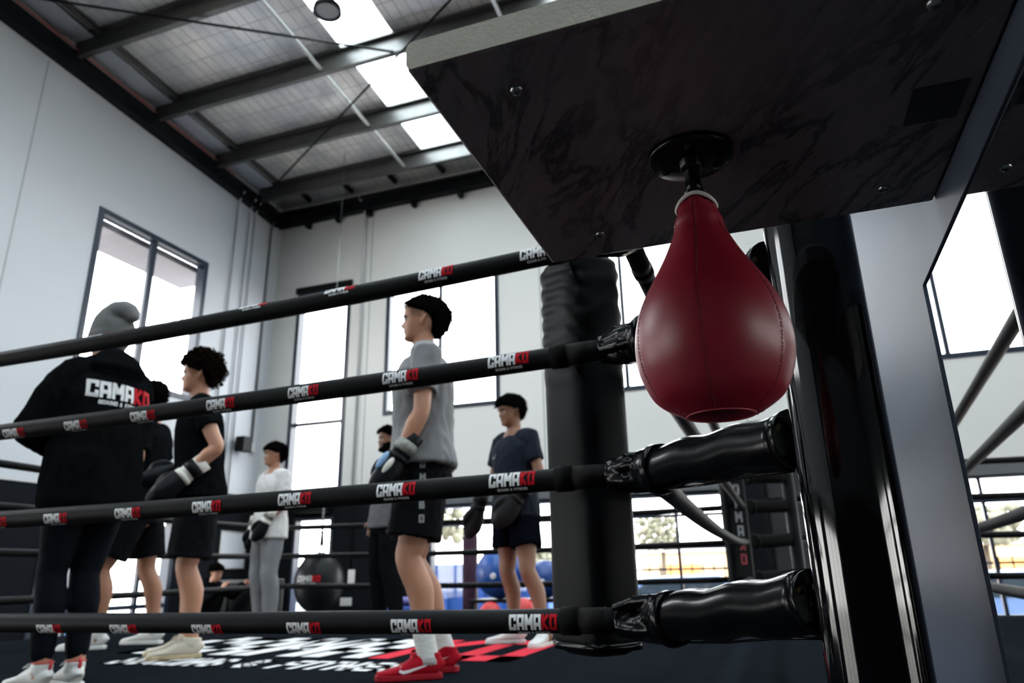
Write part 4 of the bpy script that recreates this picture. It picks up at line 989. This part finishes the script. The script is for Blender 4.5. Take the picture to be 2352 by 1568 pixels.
def boxing_glove(root, xf, wr, d, thumb, mats, S=1.0, name='boxing_glove', panels=None):
    """mats: fist, cuff, strap, trim"""
    wr = Vector(wr); d = Vector(d).normalized(); th_ = Vector(thumb); th_ = (th_ - d * th_.dot(d)).normalized(); nn = d.cross(th_)
    M = Matrix.Identity(4)
    for i in range(3): M[i][0] = th_[i]; M[i][1] = nn[i]; M[i][2] = d[i]; M[i][3] = wr[i]
    X = xf @ M @ Matrix.Scale(S, 4)
    mb = MB(); limb(mb, [(0, 0, .0), (-.002, 0, .05), (-.006, 0, .10), (-.006, .006, .155), (.0, .012, .19)], [(.044, .042), (.052, .045), (.060, .050), (.062, .056), (.048, .046)], 22, up=(0, 1, 0))
    mb.ball((.0, .022, .165), (.052, .045, .042), 18, 12)
    limb(mb, [(.038, .005, .045), (.062, .014, .085), (.062, .026, .125), (.048, .034, .150)], [.022, .025, .024, .019], 14)
    vs, fs = blob(mb, .006, 4); mb = MB(); mb.add(vs, fs); g = mb.build(name, mats[0], root, local=True, xf=X)
    mb = MB(); mb.tube([(0, 0, -.105), (0, 0, -.06), (0, 0, .0), (0, 0, .02)], [(.051, .047), (.049, .045), (.047, .044), (.047, .044)], 24, up=(0, 1, 0)); mb.build('cuff', mats[1], g, local=True, xf=X)
    mb = MB(); mb.tube([(0, 0, -.062), (0, 0, -.008)], [(.053, .049)] * 2, 24, up=(0, 1, 0)); mb.build('wrist_strap', mats[2], g, local=True, xf=X)
    mb = MB(); mb.tube([(0, 0, .012), (0, 0, .038)], [(.051, .0475), (.054, .049)], 24, up=(0, 1, 0)); mb.build('trim_band', mats[3], g, local=True, xf=X)
    if panels:
        for (cx, cz, m_) in ((-.004, .085, panels[0]), (.036, .075, panels[1])):
            mb = MB()
            for q in (-1, 1): mb.ball((cx, q * .040, cz), (.017, .016, .048), 14, 10, M=None)
            mb.build('glove_panel', m_, g, local=True, xf=X)
    return g
skins = {'light': mat('light skin', (.40, .19, .115), .5, bump=.06, bscale=120, var=.10, vscale=9),
         'mid': mat('tan skin', (.31, .14, .08), .5, bump=.06, bscale=120, var=.10, vscale=9),
         'olive': mat('olive skin', (.23, .105, .06), .5, bump=.06, bscale=120, var=.10, vscale=9)}
lip_m = mat('lips', (.30, .09, .08), .45)
hair_m = mat('black hair', (.0035, .003, .003), .8, spec=0, bump=.5, bscale=160, stretch=(1, 1, .3))
curl_m = mat('dark brown curls', (.008, .005, .004), .8, spec=0, bump=.4, bscale=200)
beard_m = mat('beard stubble', (.03, .02, .016), .7)
def person(P):
    s = P['s']; x, y, z = P['loc']; z += .003; root = thing('person', (x, y, z), P['label'], 'person', None, math.radians(P['head_dir'] - 90)); xf = Matrix.Scale(s, 4)
    lean = P.get('lean', 0.); LZ = lambda zz: lean * max(0, zz - .95)
    J = lambda v: Vector(v)
    L, Rr = P['L'], P['R']            # arms: elbow, wrist
    shz = P.get('shz', 1.455); sh = {-1: Vector((-.178, LZ(1.45) - .01, shz)), 1: Vector((.178, LZ(1.45) - .01, shz))}
    arms = {-1: [J(q) for q in L], 1: [J(q) for q in Rr]}; legs = {-1: [J(q) for q in P['legL']], 1: [J(q) for q in P['legR']]}
    Mh = Matrix.Translation((0, LZ(1.6) + P.get('hy', .012), P.get('hz', 1.572))) @ Matrix.Rotation(math.radians(P.get('hyaw', 0)), 4, 'Z') @ Matrix.Rotation(math.radians(P.get('hpitch', 0)), 4, 'X') @ Matrix.Scale(1.02, 4)
    skin = skins[P['skin']]
    # body
    mb = MB()
    tz = [(.86, .155, .105), (.92, .172, .118), (1.0, .165, .115), (1.08, .148, .105), (1.18, .150, .108), (1.28, .165, .118), (1.37, .178, .118), (1.44, .160, .098), (1.49, .100, .072)]
    mb.tube([(0, LZ(a), a) for a, b, c in tz], [(b, c) for a, b, c in tz], 28, up=(0, 1, 0), rounded=True, power=.9)
    limb(mb, [(0, LZ(1.46) - .015, 1.46), (0, LZ(1.54) - .004, 1.54), (0, LZ(1.6) + .004, 1.63)], [.066, .056, .056])
    hd_ = head_grid(lambda a, zz: head_pt(a, zz)); mb.add([Mh @ v for v in hd_.v], hd_.f)
    for sx_ in (-1, 1):
        mb.tube([Mh @ Vector((sx_ * .070, -.002, .082)), Mh @ Vector((sx_ * .079, -.006, .096)), Mh @ Vector((sx_ * .084, -.014, .115)), Mh @ Vector((sx_ * .080, -.012, .131))], [(.008, .006), (.008, .011), (.008, .016), (.007, .010)], 12, up=(1, 0, 0), rounded=True)
        e_, w_ = arms[sx_]; S0 = sh[sx_]
        limb(mb, [S0, mixp(S0, e_, .35), mixp(S0, e_, .7), e_, mixp(e_, w_, .3), mixp(e_, w_, .65), w_], [.060, .052, .044, .040, .044, .036, .028])
        k_, a_ = legs[sx_]; H = Vector((sx_ * .088, 0, .90))
        back = (a_ - k_).normalized().cross(Vector((1, 0, 0))) * -1
        c_ = mixp(k_, a_, .32) + Vector((0, -.022, 0))
        limb(mb, [H, mixp(H, k_, .4), mixp(H, k_, .8), k_ + Vector((0, .004, 0)), c_, mixp(k_, a_, .65) + Vector((0, -.008, 0)), a_, a_ + Vector((0, -.005, -.04))], [(.092, .098), (.083, .090), (.062, .066), (.056, .060), (.056, .062), (.044, .047), (.034, .038), (.034, .040)])
    for sx_ in (-1, 1):
        k_ = legs[sx_][0]; mb.ball(k_ + Vector((0, .036, .008)), (.034, .030, .042), 14, 10)
    vs, fs = blob(mb, P.get('vox', .0075), 2, sfac=.4)
    mb = MB(); mb.add(vs, fs)
    Mi = Mh.inverted()
    for i, f in enumerate(mb.f):
        c = Mi @ ((mb.v[f[0]] + mb.v[f[2]]) / 2)
        if c.y > .075 and abs(c.x) < .021 - abs(c.z - .0535) * .7 and .0445 < c.z < .0625: mb.mi[i] = 1
        elif P['hair'] in ('mid', 'fade') and abs(c.x) > .048 and -.09 < c.y < .052 and .112 + .25 * max(0, c.y) < c.z < .17 and abs(c.x) < .0785: mb.mi[i] = 3
        elif P.get('beard') and c.y > -.012 and -.01 < c.z < .078 and abs(c.x) < .09 and (c.z < .045 or abs(c.x) > .03 or .062 < c.z < .07) and c.z < .04 + .10 * max(0, (.08 - c.y)) / .09 + .03: mb.mi[i] = 2
    if P.get('hands'):
        for sx_ in (-1, 1):
            e_, w_ = arms[sx_]; hand_tubes(mb, w_, (w_ - e_), Vector((-sx_ * .6, .3, -.3)), .35)
    mb.build('body', [skin, lip_m, beard_m, mat('faded sides ' + P['skin'], tuple(a * .62 + .004 for a in {'light': (.40, .19, .115), 'mid': (.31, .14, .08), 'olive': (.23, .105, .06)}[P['skin']]), .7)], root, local=True, xf=xf)
    eye_parts(root, Mh, xf, hair_m, skin)
    if P.get('beard'):
        def bf(a, zz):
            p = head_pt(a, zz, 0); d = Vector((p.x, p.y, -.02)).normalized(); aa = abs((a + PI) % (2 * PI) - PI)
            k = sstep(1.75, 1.5, aa) * sstep(.030 + .055 * sstep(.35, 1.3, aa) + .008, .030 + .055 * sstep(.35, 1.3, aa) - .006, zz)
            return p + d * (.009 * k - .004 * (1 - k)) + Vector((0, 0, -.006 * k * (1 if zz < .02 else 0)))
        hg = head_grid(bf, 24, 64, 0, .10); hg.build('beard', hair_m, root, local=True, xf=xf @ Mh)
    # hair or hat
    st = P['hair']
    if st == 'beanie':
        mb = MB(); cs = [(.118, 1.07), (.135, 1.16), (.16, 1.18), (.19, 1.16), (.215, 1.1), (.235, .98), (.252, .78)]
        for i, (zz, k) in enumerate(cs):
            pass
        pts = [(0, -.008, .112), (0, -.010, .14), (0, -.016, .17), (0, -.026, .20), (.0, -.040, .228), (.0, -.062, .248), (.0, -.095, .252), (0, -.125, .240), (0, -.143, .218)]
        rad = [(.087, .118), (.092, .124), (.094, .125), (.091, .118), (.084, .100), (.072, .076), (.060, .058), (.050, .046), (.036, .034)]
        mb.tube(pts, rad, 36, up=(0, 1, 0), rounded=True)
        mb.tube([(0, -.012, .108), (0, -.012, .15), (0, -.012, .19), (0, -.013, .222), (0, -.014, .243)], [(.090, .121), (.093, .127), (.090, .121), (.070, .092), (.040, .050)], 36, up=(0, 1, 0))
        mb.tube([(.0, -.011, .104), (0, -.011, .140)], [(.096, .129)] * 2, 36, up=(0, 1, 0))
        vs, fs = blob(mb, .006, 5, .003, 40, (1, 1, .3)); mb = MB(); mb.add(vs, fs)
        mb.build('beanie', mat('grey knit', (.12, .12, .12), .9, bump=.5, bscale=300), root, local=True, xf=xf @ Mh)
    else:
        hm = hair_mesh(st, P['s'] * 50); 
        if st == 'curly':
            rnd = random.Random(3)
            for i in range(800):
                a = rnd.random() * 2 * PI; aa = abs((a + PI) % (2 * PI) - PI); lo = .180 - .045 * sstep(.6, 1.5, aa) - .065 * sstep(1.5, 2.4, aa)
                zz = lo + (.234 - lo) * rnd.random() ** .8; p = head_pt(a, min(zz, .233), 0); c = Vector((0, -.01, .14)); d = (p - c).normalized()
                q = p + d * (.008 + .036 * rnd.random() * (.45 + .55 * sstep(.3, 1.3, aa)) + .020 * sstep(.17, .23, zz) + .010 * sstep(1.5, 2.5, aa)); r = .008 + .006 * rnd.random()
                ax = Vector((rnd.uniform(-1, 1), rnd.uniform(-1, 1), rnd.uniform(-1, 1))).normalized(); u = ax.orthogonal().normalized(); w_ = ax.cross(u)
                hm.tube([q + u * r * math.cos(b) + w_ * r * math.sin(b) + ax * b * .0016 for b in [j * 2 * PI / 7 for j in range(8)]], [.0038] * 8, 5)
        if st != 'curly':
            rnd = random.Random(int(P['s'] * 100)); base = [v.copy() for v in hm.v[:96 * 73]]; cr = Vector((0, -.03, .20)); cnt = 0
            while cnt < 650:
                q = base[rnd.randrange(len(base))]; ph = math.atan2(q.x, q.y) % (2 * PI)
                ref = head_pt(ph, max(0, min(.2335, q.z)), 0); n_ = (q - Vector((0, -.005, .125))).normalized()
                if (q - ref).dot(n_) < .004 or q.z < .05: continue
                cnt += 1; fl = (q - cr); fl = fl - n_ * fl.dot(n_)
                if fl.length < 1e-3: continue
                fl.normalize(); fl = (fl + Vector((rnd.uniform(-.4, .4), rnd.uniform(-.4, .4), rnd.uniform(-.2, .2)))).normalized(); L_ = rnd.uniform(.014, .028)
                hm.tube([q - n_ * .004, q + n_ * .0035 + fl * L_ * .4, q + n_ * rnd.uniform(.001, .006) + fl * L_], [.0030, .0026, .0006], 5)
        hm.build('hair', curl_m if st == 'curly' else hair_m, root, local=True, xf=xf @ Mh)
    # clothes --------------------------------------------------
    tm = P['top_m']; hem = P.get('hem', .90); fat = P.get('fat', 1.0)
    mb = MB()
    if P['top'] in ('tee', 'hoodie'):
        h_ = P['top'] == 'hoodie'; e0 = .030 if h_ else .026
        zz = [(hem, .196, .150), (hem + (1.0 - hem) * .6, .188, .143), (1.02, .176, .133), (1.1, .162, .124), (1.22, .168, .126), (1.32, .184, .130), (1.40, .186, .122), (1.445, .150, .100), (1.483, .084, .074)]
        if h_: zz = [(hem, .19, .15), (hem + .06, .215, .175), (1.0, .215, .172), (1.12, .21, .165), (1.24, .215, .165), (1.34, .22, .16), (1.42, .205, .145), (1.48, .15, .115), (1.52, .10, .09)]
        mb.tube([(0, LZ(a) - (.0), a) for a, b, c in zz], [(b * fat + e0 * .6, c * fat + e0 * .6) for a, b, c in zz], 32, up=(0, 1, 0), power=.88, rounded=False)
        for sx_ in (-1, 1):
            e_, w_ = arms[sx_]; S0 = sh[sx_] + Vector((-sx_ * .01, 0, .008))
            if h_: limb(mb, [S0 + Vector((-sx_ * .03, 0, 0)), mixp(S0, e_, .4), mixp(S0, e_, .8), e_, mixp(e_, w_, .4), mixp(e_, w_, .85), w_], [.092, .085, .078, .074, .068, .060, .045])
            else:
                q = P.get('sleeve', .68); mb.tube([S0 + Vector((-sx_ * .09, 0, .0)), S0 + Vector((-sx_ * .03, 0, 0)), S0, mixp(S0, e_, .3), mixp(S0, e_, q * .8), mixp(S0, e_, q)], [.074, .075, .075, .071, .070, .072], 22)
        if h_:
            mb.tube([(.0, LZ(1.5) - .10, 1.44), (0, LZ(1.5) - .115, 1.50), (0, LZ(1.5) - .09, 1.56)], [(.12, .05), (.135, .07), (.11, .055)], 20, up=(0, 1, 0), rounded=True)
            mb.tube([(.105 * math.cos(a), LZ(1.5) + .0 + .10 * math.sin(a), 1.525 - .015 * math.sin(a)) for a in [2 * PI * i / 20 for i in range(20)]], .036, 12, closed=True)
        else: mb.tube([(.070 * math.cos(a), LZ(1.5) - .004 + .070 * math.sin(a), 1.480 - .018 * math.sin(a)) for a in [2 * PI * i / 24 for i in range(24)]], .0105, 8, closed=True)
        vs, fs = blob(mb, .009, 3, P.get('wr', .011), 9, (1, 1, .5), seed=s * 9)
        # hem: flatten the underside upward so that the cloth ends in an edge
        mb = MB(); mb.add(vs, fs); mb.build('hoodie' if h_ else 't_shirt', tm, root, local=True, xf=xf)
        bvh = BVHTree.FromPolygons([tuple(v) for v in vs], fs)
        pr = P.get('print')
        if pr:
            mb = MB(); (kind, cx, cz, hh, side, rot) = pr
            def onb(u, v):
                c, sn = math.cos(rot), math.sin(rot); u, v = u * c - v * sn, u * sn + v * c
                h = bvh.ray_cast(Vector(((cx + u) * -side, .6 * side, cz + v)), Vector((0, -side, 0)))
                return h[0] + h[1] * .0022 if h[0] else None
            if kind == 'logo': logo(mb, onb, hh, n=4, sx=.86)
            elif kind == 'tick':
                P0 = [(-.03, -.002), (-.015, -.009), (0, -.006), (.03, .012)]; P1 = [(-.026, .006), (-.018, -.002), (0, -.001), (.03, .0125)]
                vv = []
                for a, b in zip(P0, P1): vv += [onb(*a), onb(*b)]
                if all(vv): mb.add(vv, [(0, 1, 3, 2), (2, 3, 5, 4), (4, 5, 7, 6)])
            if mb.v: mb.build('shirt_print', [P.get('print_m', white_ink), red_ink], root, local=True, xf=xf)
    # trousers
    bm_ = P['bottom_m']; mb = MB(); bt = P['bottom']
    mb.tube([(0, 0, .80), (0, 0, .88), (0, 0, .97), (0, LZ(1.02), 1.02)], [(.165, .125), (.188, .14), (.178, .132), (.165, .125)], 28, up=(0, 1, 0), power=.9)
    for sx_ in (-1, 1):
        k_, a_ = legs[sx_]; H = Vector((sx_ * .092, 0, .90))
        if bt == 'shorts':
            q = P.get('short_len', .80); k2 = mixp(H, k_, q)
            mb.tube([H, mixp(H, k_, .3), mixp(H, k_, .6), k2], [(.104, .122), (.106, .122), (.108, .120), (.112, .122)], 24, up=(0, 1, 0))
        elif bt == 'pants':
            c_ = mixp(k_, a_, .35) + Vector((0, -.012, 0))
            limb(mb, [H, mixp(H, k_, .4), mixp(H, k_, .8), k_, c_, mixp(k_, a_, .75), mixp(k_, a_, .93)], [(.100, .112), (.098, .104), (.084, .088), (.080, .084), (.076, .082), (.062, .068), (.052, .056)])
        else:
            c_ = mixp(k_, a_, .32) + Vector((0, -.022, 0))
            limb(mb, [H, mixp(H, k_, .4), mixp(H, k_, .8), k_, c_, mixp(k_, a_, .65), mixp(k_, a_, .86)], [(.098, .108), (.088, .096), (.070, .074), (.064, .068), (.065, .071), (.054, .058), (.047, .050)])
    vs, fs = blob(mb, .009, 3, .003 if bt == 'leggings' else .007, 12, (1, 1, .5), seed=s * 5)
    mb = MB(); mb.add(vs, fs); mb.build({'shorts': 'shorts', 'pants': 'trousers', 'leggings': 'leggings'}[bt], bm_, root, local=True, xf=xf)
    if P.get('leg_print'):
        bvh = BVHTree.FromPolygons([tuple(v) for v in vs], fs); mb = MB()
        for i, ch in enumerate('UMNBO'):
            z0 = .905 - i * .062
            def onl(u, v):
                h = bvh.ray_cast(Vector((-.6, .005 - u, z0 + v)), Vector((1, 0, 0))); return h[0] + Vector((-.002, 0, 0)) if h[0] else None
            put_text(mb, ch, onl, .034, -.011, 0, 0, th=1.5, nu=2, nv=2)
            mb.build('side_letter', mat('pale print', (.2, .21, .21), .6), root, local=True, xf=xf); mb = MB()
    # feet, gloves
    for sx_ in (-1, 1):
        k_, a_ = legs[sx_]; yw = P.get('toe', {}).get(sx_, -sx_ * 8)
        M = Matrix.Translation((a_.x, a_.y + .03, 0)) @ Matrix.Rotation(math.radians(yw), 4, 'Z')
        shoe(root, xf, M, *P['shoe'][:3], swoosh=P['shoe'][3] if len(P['shoe']) > 3 else None, accent=P['shoe'][4] if len(P['shoe']) > 4 else None)
        if P.get('sock'):
            mb = MB(); c_ = mixp(k_, a_, .62); mb.tube([c_ + Vector((0, -.006, 0)), mixp(k_, a_, .8), a_ + Vector((0, 0, .0)), a_ + Vector((0, 0, -.03))], [(.049, .053), (.044, .048), (.041, .046), (.041, .05)], 20)
            mb.v = [v * 1 + Vector((0, 0, 0)) for v in mb.v]; mb.build('sock', P['sock'], root, local=True, xf=xf)
        gl = P.get('gloves', {}).get(sx_)
        if gl:
            e_, w_ = arms[sx_]; d, mts, S = gl[:3]; boxing_glove(root, xf, w_ , d, (-sx_ * .3, 1, .2), mts, S, panels=gl[3] if len(gl) > 3 else None)
    return root
gw = mat('glove white', (.62, .60, .54), .4); gb = mat('glove black leather', (.005, .006, .008), .4, spec=.08, bump=.1, bscale=20); gg = mat('glove dark grey', (.014, .014, .015), .6, spec=.1); gp = mat('glove graphic', (.20, .20, .18), .5, var=.9, vscale=45)
lb = mat('glove light blue', (.22, .38, .60), .4)
tee_grey = mat('heather grey jersey', (.155, .155, .16), .9, bump=.15, bscale=250, var=.07, vscale=30, sheen=.2)
tee_black = mat('black jersey', (.005, .0056, .0068), .9, spec=0, bump=.1, bscale=200); tee_navy = mat('navy jersey', (.007, .010, .019), .85, spec=.15, bump=.1, bscale=200)
tee_white = mat('white jersey', (.56, .54, .53), .9, bump=.1, bscale=200); tee_dgrey = mat('mid grey jersey', (.08, .08, .086), .9, bump=.1, bscale=200)
sweat = mat('grey sweatpants', (.17, .175, .185), .9, bump=.15, bscale=150); shorts_b = mat('black shorts', (.0045, .005, .0065), .8, spec=.03)
sock_w = mat('white sock', (.60, .60, .58), .9, bump=.6, bscale=120, stretch=(.2, .2, 1))
red_shoe = mat('red shoe mesh', (.30, .004, .014), .7, spec=.08, bump=.3, bscale=150); cream = mat('cream leather', (.50, .45, .36), .6, var=.1); cream_s = mat('gum sole', (.42, .33, .20), .6)
wshoe = mat('white shoe', (.60, .60, .58), .6); rs = mat('red trim', (.5, .02, .03), .5); red_s = mat('red sole', (.24, .008, .016), .6, spec=.1)
st_l = [(-.098, .012, .49), (-.105, -.03, .09)]; st_r = [(.098, .012, .49), (.105, -.03, .09)]
PPL = []
PPL.append(dict(label='tall person in profile wearing grey t-shirt, black shorts and red shoes', loc=(-1.65, 3.27, 0), s=1.038, head_dir=-153, skin='light', hair='mid', vox=.0065,
    L=[(-.225, .015, 1.165), (-.215, .105, .965)], R=[(.23, .0, 1.17), (.22, .11, .98)], legL=[(-.10, .055, .50), (-.10, -.035, .09)], legR=[(.10, .035, .49), (.12, -.12, .09)],
    top='tee', top_m=tee_grey, hem=.93, fat=1.04, wr=.012, bottom='shorts', bottom_m=shorts_b, short_len=.76, leg_print=True, shoe=(red_shoe, red_s, red_shoe, white_ink), sock=sock_w, toe={-1: 6, 1: -10},
    gloves={-1: ((-.05, .55, -.8), (gb, gb, gp, gb), 1.0, (gw, lb)), 1: ((.0, .55, -.8), (gb, gb, gb, gw), 1.0, (lb, gw))}, hy=.008, lean=.02))
PPL.append(dict(label='person with curly dark hair in black t-shirt, black shorts and cream shoes', loc=(-3.50, 3.74, 0), s=1.045, lean=.11, head_dir=-139, skin='light', hair='curly',
    L=[(-.235, -.075, 1.19), (-.205, .075, 1.03)], R=[(.23, -.05, 1.2), (.17, .13, 1.1)], legL=[(-.10, .02, .49), (-.10, -.045, .09)], legR=[(.10, .03, .49), (.12, -.01, .09)],
    top='tee', top_m=tee_black, hem=.90, sleeve=.55, bottom='shorts', bottom_m=shorts_b, short_len=.86, shoe=(cream, cream_s, cream), toe={-1: 4, 1: -8},
    gloves={-1: ((-.02, .72, -.62), (gb, gw, gb, gw), 1.12), 1: ((-.2, .8, -.3), (gb, gw, gb, gw), 1.1)}))
PPL.append(dict(label='person seen from behind in grey beanie and black hoodie with white lettering', loc=(-3.105, 2.60, 0), s=.975, lean=.05, fat=.94, head_dir=168, skin='light', hair='beanie', hyaw=8,
    L=[(-.285, .08, 1.17), (-.08, .27, 1.12)], R=[(.24, .12, 1.19), (.08, .28, 1.12)], legL=[(-.09, .05, .49), (-.08, .03, .09)], legR=[(.055, .03, .49), (.045, -.03, .09)], hands=True,
    top='hoodie', top_m=mat('black fleece', (.0045, .005, .0058), .95, spec=0), hem=.76, bottom='leggings', bottom_m=mat('black leggings', (.0045, .006, .009), .8, spec=.03), shoe=(wshoe, wshoe, wshoe, None, rs),
    print=('logo', .01, 1.325, .085, -1, -.03)))
PPL.append(dict(label='person in black t-shirt and shorts, mostly hidden between the hooded and the curly haired person', loc=(-4.47, 4.19, 0), s=1.06, head_dir=-155, skin='mid', hair='bowl', hyaw=-60,
    L=[(-.235, -.03, 1.19), (-.2, .12, 1.02)], R=[(.235, -.03, 1.19), (.2, .12, 1.02)], legL=[(-.12, .15, .49), (-.13, .11, .09)], legR=[(.14, -.05, .49), (.17, -.14, .09)],
    top='tee', top_m=tee_black, hem=.9, bottom='shorts', bottom_m=shorts_b, short_len=.78, shoe=(wshoe, wshoe, wshoe), gloves={-1: ((0, .6, -.7), (gb, gw, gb, gw), 1.05), 1: ((0, .6, -.7), (gb, gw, gb, gw), 1.05)}))
PPL.append(dict(label='person in navy t-shirt and shorts with dark grey boxing gloves, left of the corner pad', loc=(-1.70, 4.80, 0), s=.925, head_dir=-122, skin='olive', hair='bowl', hpitch=-8, hyaw=-8,
    L=[(-.25, -.03, 1.19), (-.19, .12, 1.02)], R=[(.265, .0, 1.20), (.325, .10, 1.0)], legL=[(-.17, .03, .49), (-.27, -.04, .09)], legR=[(.07, .03, .49), (.05, -.02, .09)],
    top='tee', top_m=tee_navy, hem=.88, fat=.97, bottom='shorts', bottom_m=mat('navy shorts', (.0035, .004, .007), .8, spec=0), short_len=.52, shoe=(wshoe, wshoe, wshoe), toe={-1: 25, 1: -35},
    gloves={-1: ((.35, .45, -.75), (gg, gg, gg, gg), 1.22), 1: ((.22, .2, -.95), (gg, gg, gg, gg), 1.18)}, print=('tick', -.075, 1.33, 1, 1, .2)))
PPL.append(dict(label='person in white t-shirt and grey sweatpants standing at the far left ropes', loc=(-4.65, 5.93, 0), s=.955, head_dir=-112, skin='mid', hair='bowl', hyaw=-12,
    L=[(-.245, -.03, 1.19), (-.17, .13, 1.02)], R=[(.245, -.02, 1.18), (.25, .04, .97)], legL=[(-.11, .03, .49), (-.12, -.02, .09)], legR=[(.10, .03, .49), (.10, -.03, .09)], vox=.009,
    top='tee', top_m=tee_white, hem=.84, bottom='pants', bottom_m=sweat, shoe=(wshoe, wshoe, wshoe), gloves={-1: ((.3, .35, -.85), (gb, gw, gp, gw), 1.05), 1: ((0, .15, -1), (gb, gw, gp, gw), 1.0)}, print=('tick', -.06, 1.36, 1, 1, .2), print_m=mat('dark print', (.2, .2, .2), .7)))
PPL.append(dict(label='bearded person in dark grey t-shirt and black trousers behind the tall person', loc=(-3.42, 6.05, 0), s=1.0, head_dir=-124, skin='olive', hair='fade', beard=True, hands=True, hyaw=-6,
    L=[(-.24, -.03, 1.19), (-.22, .03, .95)], R=[(.24, -.02, 1.19), (.23, .03, .95)], legL=[(-.12, .03, .49), (-.22, -.02, .09)], legR=[(.10, .03, .49), (.11, -.02, .09)], vox=.009,
    top='tee', top_m=tee_dgrey, hem=.86, bottom='pants', bottom_m=tee_black, shoe=(gb, gb, gb)))
PPL.append(dict(label='person in black standing beyond the left ropes, reaching out towards the cabinet', loc=(-7.62, 8.42, -1), s=.90, head_dir=-12, skin='light', hair='bowl', hands=True, lean=.35, hpitch=-12, vox=.01,
    L=[(-.22, .42, 1.36), (-.2, .68, 1.50)], R=[(.22, .40, 1.30), (.20, .66, 1.46)], legL=st_l, legR=st_r,
    top='hoodie', top_m=mat('black fleece', (.0045, .005, .0058), .95, spec=0), hem=.84, bottom='pants', bottom_m=tee_black, shoe=(gb, gb, gb)))
for P in PPL: person(P)
